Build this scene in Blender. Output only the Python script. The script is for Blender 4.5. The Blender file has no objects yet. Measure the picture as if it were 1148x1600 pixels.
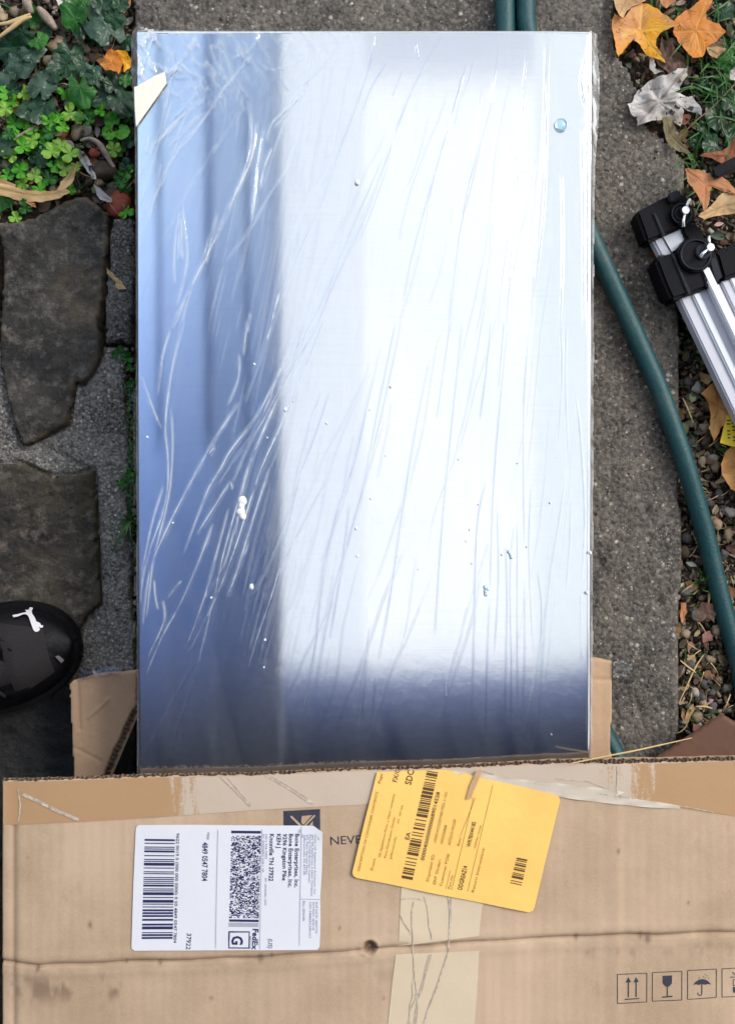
import bpy, bmesh, math, random
import numpy as np
from mathutils import Vector, Matrix
from mathutils.geometry import tessellate_polygon
random.seed(7)
rng = np.random.default_rng(7)
S = bpy.context.scene
COL = S.collection
R = math.radians

# ------------------------------------------------------------------ camera, sky, sun, exposure
CZ, F = 1.0, 1700.0                      # camera height (m), focal length in photo pixels
cd = bpy.data.cameras.new('camera')
cam = bpy.data.objects.new('camera', cd); COL.objects.link(cam)
cam.location = (0, 0, CZ); cam.rotation_euler = (0, 0, 0)
cd.sensor_fit = 'VERTICAL'; cd.angle = 2*math.atan(800/F)
cd.clip_start = 0.02; cd.clip_end = 400
S.camera = cam
SUN_EL, SUN_AZ = 42, 60                  # azimuth clockwise from +Y
w = bpy.data.worlds.new('World'); S.world = w; w.use_nodes = True
nt = w.node_tree; bg = nt.nodes['Background']
sky = nt.nodes.new('ShaderNodeTexSky'); sky.sky_type = 'NISHITA'; sky.sun_disc = False
sky.sun_elevation = R(SUN_EL); sky.sun_rotation = R(SUN_AZ)
sky.air_density = 1.0; sky.dust_density = 6.0; sky.ozone_density = 1.0
bw = nt.nodes.new('ShaderNodeRGBToBW'); mx = nt.nodes.new('ShaderNodeMix'); mx.data_type = 'RGBA'
mx.inputs[0].default_value = 0.72
nt.links.new(sky.outputs[0], bw.inputs[0]); nt.links.new(sky.outputs[0], mx.inputs[6]); nt.links.new(bw.outputs[0], mx.inputs[7])
cl_ = nt.nodes.new('ShaderNodeMix'); cl_.data_type = 'RGBA'; cl_.inputs[0].default_value = 0.80      # even overcast over the clear sky
tc_ = nt.nodes.new('ShaderNodeTexCoord'); cn_ = nt.nodes.new('ShaderNodeTexNoise'); cn_.inputs['Scale'].default_value = 3.2; cn_.inputs['Detail'].default_value = 3
nt.links.new(tc_.outputs['Generated'], cn_.inputs['Vector']); cr_ = nt.nodes.new('ShaderNodeValToRGB'); nt.links.new(cn_.outputs[0], cr_.inputs[0])
cr_.color_ramp.elements[0].position = .35; cr_.color_ramp.elements[0].color = (6.5, 6.75, 7.1, 1); cr_.color_ramp.elements[1].position = .65; cr_.color_ramp.elements[1].color = (7.9, 7.9, 7.7, 1)
nt.links.new(mx.outputs[2], cl_.inputs[6]); nt.links.new(cr_.outputs[0], cl_.inputs[7])
nt.links.new(cl_.outputs[2], bg.inputs[0]); bg.inputs[1].default_value = 0.13
sd = bpy.data.lights.new('sun', 'SUN'); sd.energy = 1.5; sd.angle = R(24); sd.color = (1, 0.96, 0.9)
sun = bpy.data.objects.new('sun', sd); COL.objects.link(sun); sun.location = (3, 3, 6)
dv = Vector((math.sin(R(SUN_AZ))*math.cos(R(SUN_EL)), math.cos(R(SUN_AZ))*math.cos(R(SUN_EL)), math.sin(R(SUN_EL))))
sun.rotation_euler = dv.to_track_quat('Z', 'Y').to_euler()
S.view_settings.view_transform = 'Standard'; S.view_settings.look = 'None'
S.view_settings.exposure = 0.57; S.view_settings.gamma = 1; S.view_settings.use_curve_mapping = False

# ------------------------------------------------------------------ helpers
def W(px, py, z=0.0):
    k = (CZ - z)/F
    return Vector(((px-574)*k, (800-py)*k, z))
def WL(pts, z=0.0): return [W(a, b, z) for a, b in pts]
def crop(pts, x0, y0, k): return [(x0+a*k, y0+b*k) for a, b in pts]
def srgb(r, g, b, k=1.0):
    f = lambda c: ((c/255+0.055)/1.055)**2.4 if c > 10 else c/255/12.92
    return (f(r)*k, f(g)*k, f(b)*k, 1)

WORLD = {}
def wl(o): return WORLD.get(o.name, Vector((0, 0, 0)))
def thing(name, label, cat, loc, group=None, kind=None):
    o = bpy.data.objects.new(name, None); COL.objects.link(o)
    o.empty_display_size = 0.02
    o.location = loc; WORLD[o.name] = Vector(loc)
    tag(o, label, cat, group, kind); return o
def tag(o, label=None, cat=None, group=None, kind=None):
    if label: o['label'] = label
    if cat: o['category'] = cat
    if group: o['group'] = group
    if kind: o['kind'] = kind
    return o
def link(name, me, mat, parent=None, base=None, smooth=True):
    o = bpy.data.objects.new(name, me); COL.objects.link(o)
    if mat:
        for m in (mat if isinstance(mat, (list, tuple)) else [mat]): me.materials.append(m)
    if parent is not None:
        o.parent = parent; off = wl(parent)
        WORLD[o.name] = off.copy()
        me.transform(Matrix.Translation(-off))
    else:
        if base is None:
            n = len(me.vertices); a = np.empty(n*3); me.vertices.foreach_get('co', a); a = a.reshape(-1, 3)
            base = Vector((a[:, 0].mean(), a[:, 1].mean(), a[:, 2].min()))
        o.location = base; WORLD[o.name] = Vector(base)
        me.transform(Matrix.Translation(-Vector(base)))
    if smooth: me.polygons.foreach_set('use_smooth', [True]*len(me.polygons))
    me.update(); return o
def mobj(name, V, Fs, mat, parent=None, base=None, smooth=False):
    me = bpy.data.meshes.new(name); me.from_pydata([tuple(v) for v in V], [], [tuple(f) for f in Fs])
    return link(name, me, mat, parent, base, smooth)
def bobj(name, bm, mat, parent=None, base=None, smooth=False):
    bmesh.ops.recalc_face_normals(bm, faces=bm.faces)
    me = bpy.data.meshes.new(name); bm.to_mesh(me); bm.free()
    return link(name, me, mat, parent, base, smooth)

T1 = rng.random((256, 256))
def vn(x, y, sc, seed=0):
    x = np.asarray(x)*sc+seed*17.31+100; y = np.asarray(y)*sc+seed*9.77+100
    xi = np.floor(x).astype(int); yi = np.floor(y).astype(int); fx = x-xi; fy = y-yi
    fx = fx*fx*(3-2*fx); fy = fy*fy*(3-2*fy)
    g = lambda a, b: T1[a % 256, b % 256]
    return (g(xi, yi)*(1-fx)*(1-fy)+g(xi+1, yi)*fx*(1-fy)+g(xi, yi+1)*(1-fx)*fy+g(xi+1, yi+1)*fx*fy)*2-1
def fbm(x, y, sc, o=4, seed=0):
    r = 0; a = 1; t = 0
    for i in range(o): r = r+a*vn(x, y, sc, seed+i); t += a; a *= .5; sc *= 2.03
    return r/t
def sdf(X, Y, P):
    P = np.array([(p[0], p[1]) for p in P]); n = len(P); d = np.full(X.shape, 1e9); s = np.ones(X.shape)
    for i in range(n):
        a = P[i]; b = P[(i+1) % n]; e = b-a
        wx = X-a[0]; wy = Y-a[1]; t = np.clip((wx*e[0]+wy*e[1])/max(e@e, 1e-12), 0, 1)
        d = np.minimum(d, (wx-e[0]*t)**2+(wy-e[1]*t)**2)
        c = ((a[1] > Y) != (b[1] > Y)); 
        with np.errstate(divide='ignore', invalid='ignore'):
            cc = c & (X < (e[0]*(Y-a[1])/(e[1] if e[1] else 1e-12)+a[0]))
        s = np.where(cc, -s, s)
    return -s*np.sqrt(d)
def gridmesh(name, X, Y, Z, keep=None):
    ny, nx = X.shape
    idx = np.arange(nx*ny).reshape(ny, nx)
    q = np.stack([idx[:-1, :-1], idx[:-1, 1:], idx[1:, 1:], idx[1:, :-1]], -1).reshape(-1, 4)
    if keep is not None: q = q[keep.reshape(-1)]
    used = np.unique(q); mp = -np.ones(nx*ny, int); mp[used] = np.arange(len(used)); q = mp[q]
    co = np.stack([X, Y, Z], -1).reshape(-1, 3)[used]
    me = bpy.data.meshes.new(name)
    me.vertices.add(len(co)); me.vertices.foreach_set('co', co.reshape(-1))
    me.loops.add(len(q)*4); me.loops.foreach_set('vertex_index', q.reshape(-1))
    me.polygons.add(len(q)); me.polygons.foreach_set('loop_start', np.arange(len(q))*4)
    me.polygons.foreach_set('loop_total', np.full(len(q), 4)); me.update(calc_edges=True)
    return me, used
def slab(name, poly, ztop, zbot, mat, parent=None, res=.002, edge=.005, drop=.003, rough=.0008, jag=.002, seed=0, base=None, extra=None, rs=45):
    xs = [p[0] for p in poly]; ys = [p[1] for p in poly]
    x = np.arange(min(xs)-.008, max(xs)+.008, res); y = np.arange(min(ys)-.008, max(ys)+.008, res)
    X, Y = np.meshgrid(x, y)
    D = sdf(X, Y, poly)+jag*fbm(X, Y, 55, 3, seed)+jag*.4*vn(X, Y, 400, seed)
    gy, gx = np.gradient(D, res); g = np.maximum(np.hypot(gx, gy), .4)
    t = 1-np.clip(D/edge, 0, 1)
    Z = ztop-drop*t**2+rough*(fbm(X, Y, rs, 5, seed+3))+rough*.35*vn(X, Y, 500, seed+5)
    if extra is not None: Z = Z+extra(X, Y)
    out = D < 0
    mv = np.clip(-D, 0, res*1.5)
    X2 = np.where(out, X+gx/g**2*mv, X); Y2 = np.where(out, Y+gy/g**2*mv, Y)
    Z = np.where(out, zbot, Z)
    ins = (D >= 0)
    keep = (ins[:-1, :-1] | ins[1:, :-1] | ins[:-1, 1:] | ins[1:, 1:])
    me, _ = gridmesh(name, X2, Y2, Z, keep)
    return link(name, me, mat, parent, base, True)
def prism(name, pts, z0, z1, mat, parent=None, bevel=.0008, top=None, smooth=False, bseg=2):
    """closed prism: pts = world xy outline, z0..z1"""
    bm = bmesh.new()
    b = [bm.verts.new((p[0], p[1], z0)) for p in pts]; t = [bm.verts.new((p[0], p[1], z1)) for p in (top or pts)]
    n = len(pts); bm.faces.new(b[::-1]); tf = bm.faces.new(t)
    for i in range(n): bm.faces.new((b[i], b[(i+1) % n], t[(i+1) % n], t[i]))
    bmesh.ops.recalc_face_normals(bm, faces=bm.faces)
    if bevel: bmesh.ops.bevel(bm, geom=list(bm.edges), offset=bevel, segments=bseg, affect='EDGES', clamp_overlap=True)
    return bobj(name, bm, mat, parent, None, smooth)
def tube_geo(path, rad, n=10, cap=True):
    V = []; Fs = []; m = len(path)
    path = [Vector(p) for p in path]
    for i, p in enumerate(path):
        d = (path[min(i+1, m-1)]-path[max(i-1, 0)]).normalized()
        s = d.cross(Vector((0, 0, 1)));
        if s.length < 1e-4: s = Vector((1, 0, 0))
        s.normalize(); u = s.cross(d)
        r = rad[i] if isinstance(rad, (list, tuple)) else rad
        for k in range(n):
            a = 2*math.pi*k/n; V.append(p+s*math.cos(a)*r+u*math.sin(a)*r)
    for i in range(m-1):
        for k in range(n): Fs.append((i*n+k, i*n+(k+1) % n, (i+1)*n+(k+1) % n, (i+1)*n+k))
    if cap: Fs.append(tuple(range(n))[::-1]); Fs.append(tuple((m-1)*n+k for k in range(n)))
    return V, Fs
def tube(name, path, rad, mat, parent=None, n=10):
    V, Fs = tube_geo(path, rad, n); return mobj(name, V, Fs, mat, parent, smooth=True)
def spline(pts, n=12):
    P = [Vector(p) for p in pts]; out = []
    for i in range(len(P)-1):
        a, b, c, d = P[max(i-1, 0)], P[i], P[i+1], P[min(i+2, len(P)-1)]
        for k in range(n):
            t = k/n; out.append(.5*((2*b)+(c-a)*t+(2*a-5*b+4*c-d)*t*t+(3*b-a-3*c+d)*t**3))
    out.append(P[-1]); return out

# ------------------------------------------------------------------ materials
def nmat(name):
    m = bpy.data.materials.new(name); m.use_nodes = True; t = m.node_tree
    return m, t, t.nodes['Principled BSDF'], t.nodes['Material Output']
def N(t, ty, ins=None, **kw):
    n = t.nodes.new(ty)
    for k, v in kw.items(): setattr(n, k, v)
    for k, v in (ins or {}).items():
        if isinstance(v, bpy.types.NodeSocket): t.links.new(v, n.inputs[k])
        else: n.inputs[k].default_value = v
    return n
def coords(t, scale=(1, 1, 1), rot=(0, 0, 0)):
    g = N(t, 'ShaderNodeNewGeometry'); m = N(t, 'ShaderNodeMapping', {0: g.outputs['Position'], 'Scale': scale, 'Rotation': rot})
    return m.outputs[0]
def noise(t, co, sc, det=4, rough=.55): return N(t, 'ShaderNodeTexNoise', {'Vector': co, 'Scale': sc, 'Detail': det, 'Roughness': rough}).outputs[0]
def ramp(t, fac, stops):
    r = N(t, 'ShaderNodeValToRGB', {0: fac}); e = r.color_ramp.elements
    while len(e) < len(stops): e.new(.5)
    for i, (p, c) in enumerate(stops): e[i].position = p; e[i].color = c if len(c) == 4 else (*c, 1)
    return r.outputs[0]
def g_(v): return (v, v, v, 1)
def mixc(t, fac, a, b, bt='MIX'):
    n = N(t, 'ShaderNodeMix', data_type='RGBA', blend_type=bt)
    for i, v in ((0, fac), (6, a), (7, b)):
        if isinstance(v, bpy.types.NodeSocket): t.links.new(v, n.inputs[i])
        else: n.inputs[i].default_value = v
    return n.outputs[2]
def bump(t, h, st, dist, nrm=None):
    ins = {'Height': h, 'Strength': st, 'Distance': dist}
    if nrm: ins['Normal'] = nrm
    return N(t, 'ShaderNodeBump', ins).outputs[0]
def attr(t, n): return N(t, 'ShaderNodeAttribute', attribute_name=n)

def plain(name, col, rough=.5, metal=0, nsc=0, namt=.25, bsc=0, bdist=.0005, spec=.5, c2=None, coat=0):
    m, t, p, o = nmat(name); co = coords(t)
    if nsc:
        f = ramp(t, noise(t, co, nsc, 6), [(.3, g_(0)), (.7, g_(1))])
        c2 = c2 or tuple(min(1, c*(1-namt)) for c in col[:3])+(1,)
        t.links.new(mixc(t, f, col, c2), p.inputs['Base Color'])
    else: p.inputs['Base Color'].default_value = col
    p.inputs['Roughness'].default_value = rough; p.inputs['Metallic'].default_value = metal
    p.inputs['Specular IOR Level'].default_value = spec; p.inputs['Coat Weight'].default_value = coat
    if bsc: t.links.new(bump(t, noise(t, co, bsc, 5), .8, bdist), p.inputs['Normal'])
    return m

def concrete(name, dark, mid, light, specks, sc=1.0, speck_amt=.10, rough=.8, stain=1.0):
    m, t, p, o = nmat(name); co = coords(t)
    base = mixc(t, ramp(t, noise(t, co, 17, 7, .68), [(.38, g_(0)), (.60, g_(1))]), dark, mid)
    fine = noise(t, co, 260*sc, 5, .7)
    base = mixc(t, ramp(t, fine, [(.42, g_(0)), (.72, g_(1))]), base, light)
    v = N(t, 'ShaderNodeTexVoronoi', {'Vector': co, 'Scale': 210*sc, 'Randomness': 1.0})
    v2 = N(t, 'ShaderNodeTexVoronoi', {'Vector': co, 'Scale': 430*sc, 'Randomness': 1.0})
    sel = N(t, 'ShaderNodeSeparateColor', {0: v.outputs['Color']})
    sel2 = N(t, 'ShaderNodeSeparateColor', {0: v2.outputs['Color']})
    def stone(vo, se, thr, d0):
        a = N(t, 'ShaderNodeMath', {0: se.outputs[0], 1: thr}, operation='GREATER_THAN').outputs[0]
        d = ramp(t, vo.outputs['Distance'], [(d0-.12, g_(1)), (d0, g_(0))])
        return N(t, 'ShaderNodeMath', {0: a, 1: d}, operation='MULTIPLY').outputs[0]
    s1 = stone(v, sel, 1-speck_amt, .42); s2 = stone(v2, sel2, 1-speck_amt*1.2, .38)
    c1 = mixc(t, sel.outputs[1], specks, light)
    base = mixc(t, N(t, 'ShaderNodeMath', {0: s1, 1: sel.outputs[2]}, operation='MULTIPLY').outputs[0], base, c1)
    base = mixc(t, N(t, 'ShaderNodeMath', {0: s2, 1: sel2.outputs[1]}, operation='MULTIPLY').outputs[0], base, specks)
    for vv, kk_ in ((v, .34), (v2, .30)):
        cellv = N(t, 'ShaderNodeSeparateColor', {0: vv.outputs['Color']}).outputs[2]
        base = mixc(t, 1.0, base, ramp(t, cellv, [(0, g_(1-kk_)), (.55, g_(1)), (1, g_(1+kk_*.5))]), 'MULTIPLY')
    pit = ramp(t, noise(t, co, 180*sc, 3, .6), [(.30, g_(.25)), (.42, g_(1))])
    base = mixc(t, 1.0, base, pit, 'MULTIPLY')
    t.links.new(base, p.inputs['Base Color']); p.inputs['Roughness'].default_value = rough
    h = N(t, 'ShaderNodeMath', {0: fine, 1: v.outputs['Distance']}, operation='SUBTRACT').outputs[0]
    n1 = bump(t, h, .9, .0016)
    n2 = bump(t, noise(t, co, 900, 3), .5, .0005, n1)
    t.links.new(n2, p.inputs['Normal']); return m

M = {}
M['concrete'] = concrete('aggregate_concrete', srgb(56, 52, 50), srgb(98, 91, 84), srgb(122, 114, 105), srgb(172, 165, 152), 1.0, .14)
M['mortar'] = concrete('mortar', srgb(64, 61, 58), srgb(126, 121, 115), srgb(168, 162, 154), srgb(200, 196, 190), 1.5, .14)
M['paver'] = concrete('cement_paver', srgb(28, 27, 28), srgb(92, 90, 89), srgb(146, 143, 139), srgb(190, 186, 178), 1.5, .12)
def flag(name, a, b, c, rust):
    m, t, p, o = nmat(name); co = coords(t)
    x = mixc(t, ramp(t, noise(t, co, 16, 7, .62), [(.40, g_(0)), (.60, g_(1))]), a, b)
    x = mixc(t, ramp(t, noise(t, co, 75, 7, .75), [(.50, g_(0)), (.66, g_(.9))]), x, c)
    x = mixc(t, ramp(t, noise(t, co, 34, 6, .7), [(.34, g_(.8)), (.46, g_(0))]), x, tuple(q*.35 for q in a[:3])+(1,))
    x = mixc(t, ramp(t, noise(t, co, 9, 5, .7), [(.56, g_(0)), (.72, g_(.8))]), x, rust)
    x = mixc(t, ramp(t, noise(t, co, 330, 3, .7), [(.68, g_(0)), (.78, g_(.55))]), x, srgb(150, 145, 138))
    x = mixc(t, 1.0, x, ramp(t, noise(t, co, 420, 5, .8), [(.3, g_(.55)), (.7, g_(1.35))]), 'MULTIPLY')
    x = mixc(t, attr(t, 'edge').outputs['Fac'], x, rust)
    t.links.new(x, p.inputs['Base Color']); p.inputs['Roughness'].default_value = .72
    n1 = bump(t, noise(t, co, 70, 7, .7), 1.0, .0035); n2 = bump(t, noise(t, co, 500, 3), .5, .0004, n1)
    t.links.new(n2, p.inputs['Normal']); return m
M['flag'] = flag('flagstone', srgb(34, 32, 31), srgb(74, 69, 62), srgb(116, 110, 102), srgb(120, 102, 78))
M['flag2'] = flag('mossy_flagstone', srgb(36, 33, 29), srgb(72, 65, 52), srgb(112, 100, 90), srgb(82, 74, 48))
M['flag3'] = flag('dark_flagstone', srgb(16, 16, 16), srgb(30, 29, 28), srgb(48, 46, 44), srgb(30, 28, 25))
M['soil'] = plain('soil', srgb(38, 31, 24), .95, nsc=120, c2=srgb(66, 54, 42), bsc=260, bdist=.004)

def tinted(name, rough=.7, bsc=300, bd=.0006, spec=.4):
    m, t, p, o = nmat(name); co = coords(t)
    x = mixc(t, ramp(t, noise(t, co, 160, 4), [(.3, g_(.65)), (.7, g_(1))]), g_(0), attr(t, 'tint').outputs['Color'])
    t.links.new(x, p.inputs['Base Color']); p.inputs['Roughness'].default_value = rough
    p.inputs['Specular IOR Level'].default_value = spec
    t.links.new(bump(t, noise(t, co, bsc, 4), .6, bd), p.inputs['Normal']); return m
M['tint'] = tinted('litter_tinted')

def leafmat(name, a, b, vein, rough=.5, spot=None, spot_amt=.0, sheen=.4, c3=None, vk=.55, ssc=330):
    m, t, p, o = nmat(name); co = coords(t)
    x = mixc(t, ramp(t, noise(t, co, 45, 5, .6), [(.38, g_(0)), (.62, g_(1))]), a, b)
    if c3: x = mixc(t, ramp(t, noise(t, co, 28, 4, .6), [(.50, g_(0)), (.64, g_(1))]), x, c3)
    if spot: x = mixc(t, ramp(t, noise(t, co, ssc, 3, .6), [(.64-spot_amt, g_(0)), (.70-spot_amt, g_(.9))]), x, spot)
    x = mixc(t, N(t, 'ShaderNodeMath', {0: attr(t, 'vein').outputs['Fac'], 1: vk}, operation='MULTIPLY').outputs[0], x, vein)
    t.links.new(x, p.inputs['Base Color']); p.inputs['Roughness'].default_value = rough
    p.inputs['Specular IOR Level'].default_value = sheen
    n1 = bump(t, noise(t, co, 220, 4), .5, .0006); n2 = bump(t, attr(t, 'vein').outputs['Fac'], .6, .0006, n1)
    t.links.new(n2, p.inputs['Normal'])
    tr = N(t, 'ShaderNodeBsdfTranslucent', {'Color': x}); ms = N(t, 'ShaderNodeMixShader', {0: .22, 1: p.outputs[0], 2: tr.outputs[0]})
    t.links.new(ms.outputs[0], o.inputs[0]); return m
M['ivy'] = leafmat('ivy_leaf', srgb(20, 52, 32), srgb(36, 76, 46), srgb(90, 125, 85), .32, srgb(100, 120, 105), -.03, vk=.22)
M['ivy_light'] = leafmat('young_ivy_leaf', srgb(26, 88, 26), srgb(50, 116, 32), srgb(100, 150, 70), .38, vk=.3)
M['ivy_grey'] = leafmat('dusty_ivy_leaf', srgb(34, 66, 48), srgb(76, 104, 86), srgb(120, 135, 118), .4, srgb(150, 160, 150), .02, vk=.22)  # greyer green with pale spots
M['clover'] = leafmat('clover_leaf', srgb(58, 146, 20), srgb(96, 176, 36), srgb(130, 190, 80), .5)
M['clover_light'] = leafmat('light_clover_leaf', srgb(118, 178, 52), srgb(150, 196, 80), srgb(180, 210, 120), .5)
M['clover_dark'] = leafmat('dark_clover_leaf', srgb(24, 86, 26), srgb(42, 112, 34), srgb(100, 150, 80), .5)
M['orange'] = leafmat('orange_maple_leaf', srgb(216, 130, 34), srgb(196, 118, 56), srgb(230, 170, 90), .55, srgb(90, 48, 20), -.01)
M['yellow_leaf'] = leafmat('yellow_orange_leaf', srgb(238, 170, 30), srgb(228, 146, 30), srgb(246, 200, 90), .5, srgb(110, 60, 14), .02, c3=srgb(206, 140, 84))
M['peach'] = leafmat('peach_leaf', srgb(206, 146, 104), srgb(190, 124, 78), srgb(150, 90, 56), .6)
M['pale_orange'] = leafmat('pale_orange_leaf', srgb(226, 172, 104), srgb(214, 150, 84), srgb(170, 108, 60), .6)
M['tan'] = leafmat('tan_leaf', srgb(206, 172, 128), srgb(182, 142, 98), srgb(140, 104, 70), .65)
M['brown_leaf'] = leafmat('brown_leaf', srgb(84, 62, 52), srgb(112, 84, 70), srgb(60, 44, 36), .6)
M['rust'] = leafmat('rust_leaf', srgb(150, 84, 44), srgb(120, 66, 36), srgb(80, 44, 26), .55)
M['olive'] = leafmat('olive_leaf', srgb(134, 122, 90), srgb(112, 98, 72), srgb(150, 138, 108), .6)
M['white_leaf'] = leafmat('bleached_leaf', srgb(222, 218, 216), srgb(196, 190, 188), srgb(96, 90, 88), .95, srgb(52, 44, 38), .045, ssc=120, sheen=.1, c3=srgb(168, 156, 140))
M['greybrown'] = plain('dry_stick', srgb(168, 154, 138), .8, nsc=200, c2=srgb(120, 104, 90), bsc=400, bdist=.0006)
M['straw'] = plain('straw', srgb(206, 178, 128), .7, nsc=300, namt=.25)
M['husk'] = leafmat('husk', srgb(226, 194, 142), srgb(210, 172, 120), srgb(170, 130, 84), .55)
M['grass'] = plain('grass_blade', srgb(62, 112, 40), .5, nsc=120, c2=srgb(38, 78, 30))
for k, c, d in (('peb_tan', (150, 134, 110), (108, 92, 72)), ('peb_grey', (92, 88, 84), (56, 52, 50)), ('peb_beige', (178, 156, 130), (134, 114, 92)),
                ('peb_brown', (96, 80, 62), (64, 52, 40)), ('peb_white', (178, 172, 160), (130, 122, 112)), ('peb_red', (168, 78, 56), (130, 58, 44))):
    M[k] = plain(k.replace('peb', 'pebble'), srgb(*c), .7, nsc=110, c2=srgb(*d), bsc=350, bdist=.0007)

# brushed steel: grain runs across the panel
def brushed():
    m, t, p, o = nmat('brushed_steel')
    co = coords(t, (12, 1400, 1)); g = noise(t, co, 1.0, 3, .6)
    col = mixc(t, ramp(t, g, [(.3, g_(0)), (.7, g_(1))]), (.80, .83, .88, 1), (.86, .885, .92, 1))
    t.links.new(col, p.inputs['Base Color']); p.inputs['Metallic'].default_value = 1
    p.inputs['Roughness'].default_value = .074; p.inputs['Anisotropic'].default_value = .84
    p.inputs['Anisotropic Rotation'].default_value = PANEL_ROT
    tg = N(t, 'ShaderNodeTangent', direction_type='UV_MAP', uv_map='UVMap'); t.links.new(tg.outputs[0], p.inputs['Tangent'])
    n1 = bump(t, g, .06, .00004); t.links.new(n1, p.inputs['Normal']); return m
PANEL_ROT = 0.25
M['steel'] = brushed()
M['steel_side'] = plain('panel_side', srgb(60, 66, 90), .35, 1.0)
def film():
    m, t, p, o = nmat('stretch_film'); co = coords(t)
    c = attr(t, 'crease').outputs['Fac']
    fo = attr(t, 'fold').outputs['Fac']
    tr = N(t, 'ShaderNodeBsdfTransparent', {'Color': mixc(t, fo, (.985, .99, 1, 1), (.62, .68, .84, 1))})
    gl = N(t, 'ShaderNodeBsdfGlossy', {'Color': (1, 1, 1, 1), 'Roughness': .08})
    df = N(t, 'ShaderNodeBsdfDiffuse', {'Color': (.86, .89, .93, 1)})
    nb = bump(t, noise(t, co, 90, 3), .25, .0006)
    t.links.new(nb, gl.inputs['Normal'])
    milk = N(t, 'ShaderNodeMixShader', {0: .45, 1: gl.outputs[0], 2: df.outputs[0]})
    fr = N(t, 'ShaderNodeFresnel', {'IOR': 1.45}).outputs[0]
    a = N(t, 'ShaderNodeMath', {0: fr, 1: 2.6}, operation='MULTIPLY').outputs[0]
    s1 = N(t, 'ShaderNodeMixShader', {0: a, 1: tr.outputs[0], 2: gl.outputs[0]})
    cf = N(t, 'ShaderNodeMath', {0: c, 1: .80}, operation='MULTIPLY').outputs[0]
    s2 = N(t, 'ShaderNodeMixShader', {0: cf, 1: s1.outputs[0], 2: milk.outputs[0]})
    t.links.new(s2.outputs[0], o.inputs[0]); return m
M['film'] = film()
M['masking'] = plain('masking_tape', srgb(238, 236, 222), .7, nsc=160, namt=.06, bsc=500, bdist=.0002)
M['foam'] = plain('foam_crumb', srgb(238, 240, 242), .8, bsc=600, bdist=.0006)

def kraft(name, a, b, flute=True, stain=True):
    m, t, p, o = nmat(name); co = coords(t)
    x = mixc(t, ramp(t, noise(t, co, 7, 5, .6), [(.38, g_(0)), (.62, g_(1))]), a, b)
    fl = N(t, 'ShaderNodeTexWave', {'Vector': co, 'Scale': 38, 'Distortion': .25, 'Detail': 1}, bands_direction='X').outputs[1]
    st = noise(t, coords(t, (60, 3, 1)), 1, 4, .6)
    x = mixc(t, ramp(t, st, [(.4, g_(0)), (.75, g_(.28))]), x, tuple(c*.82 for c in a[:3])+(1,))
    x = mixc(t, ramp(t, noise(t, co, 600, 3, .7), [(.45, g_(0)), (.8, g_(.25))]), x, tuple(min(1, c*1.25) for c in b[:3])+(1,))
    if stain:
        s2 = noise(t, coords(t, (55, 22, 1)), 1, 6, .75)
        x = mixc(t, ramp(t, s2, [(.60, g_(0)), (.78, g_(.38))]), x, srgb(120, 96, 76))
        x = mixc(t, N(t, 'ShaderNodeMath', {0: attr(t, 'wear').outputs['Fac'], 1: .75}, operation='MULTIPLY').outputs[0], x, srgb(96, 76, 60))
    t.links.new(x, p.inputs['Base Color']); p.inputs['Roughness'].default_value = .68
    p.inputs['Specular IOR Level'].default_value = .3
    n1 = bump(t, fl, .10 if flute else 0.0, .0006); n2 = bump(t, noise(t, co, 60, 5), .35, .0012, n1); n3 = bump(t, noise(t, co, 900, 2), .4, .0001, n2)
    t.links.new(n3, p.inputs['Normal']); return m
M['kraft'] = kraft('kraft_board', srgb(175, 149, 123), srgb(200, 173, 147))
M['kraft2'] = kraft('kraft_flap', srgb(164, 134, 106), srgb(178, 148, 120), False, True)
M['kraft_cut'] = plain('cut_board_edge', srgb(128, 106, 86), .9, nsc=500, c2=srgb(66, 54, 44))
M['kraft_dark'] = kraft('dark_board', srgb(104, 74, 58), srgb(92, 64, 50), False, True)
def tapem(name, milk_lo, milk_hi, base, milk):
    m, t, p, o = nmat(name); co = coords(t, (120, 16, 1)); co2 = coords(t)
    n = noise(t, co, 1, 5, .7); n2 = noise(t, co2, 420, 4, .7)
    a = attr(t, 'milk').outputs['Fac']
    s = N(t, 'ShaderNodeMath', {0: n, 1: a}, operation='ADD').outputs[0]
    s = N(t, 'ShaderNodeMath', {0: s, 1: N(t, 'ShaderNodeMath', {0: n2, 1: .35}, operation='MULTIPLY').outputs[0]}, operation='ADD').outputs[0]
    f = ramp(t, s, [(milk_lo, g_(0)), (milk_hi, g_(1))])
    t.links.new(mixc(t, f, base, milk), p.inputs['Base Color'])
    p.inputs['Roughness'].default_value = .22; p.inputs['Specular IOR Level'].default_value = .5
    n1 = bump(t, noise(t, co2, 40, 4), .4, .0012); n3 = bump(t, n2, .3, .0002, n1); t.links.new(n3, p.inputs['Normal']); return m
M['tape_h'] = tapem('packing_tape', .62, .74, srgb(182, 146, 110), srgb(200, 182, 164))
M['tape_v'] = tapem('milky_packing_tape', .2, .5, srgb(194, 168, 136), srgb(216, 197, 170))
M['tape_lift'] = tapem('lifted_tape', .25, .8, srgb(186, 166, 144), srgb(206, 194, 178))
M['tape_edge'] = plain('tape_wrinkle', srgb(158, 142, 126), .3, nsc=260, c2=srgb(222, 210, 196), bsc=200, bdist=.0006)
M['tape_white'] = plain('lifted_tape', srgb(205, 196, 186), .4, nsc=260, c2=srgb(176, 160, 144), bsc=120, bdist=.0012)
M['cleartape'] = film(); M['cleartape'].name = 'clear_tape'
M['label_white'] = plain('label_paper', srgb(226, 227, 234), .45, nsc=12, namt=.03, bsc=40, bdist=.0004)
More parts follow.
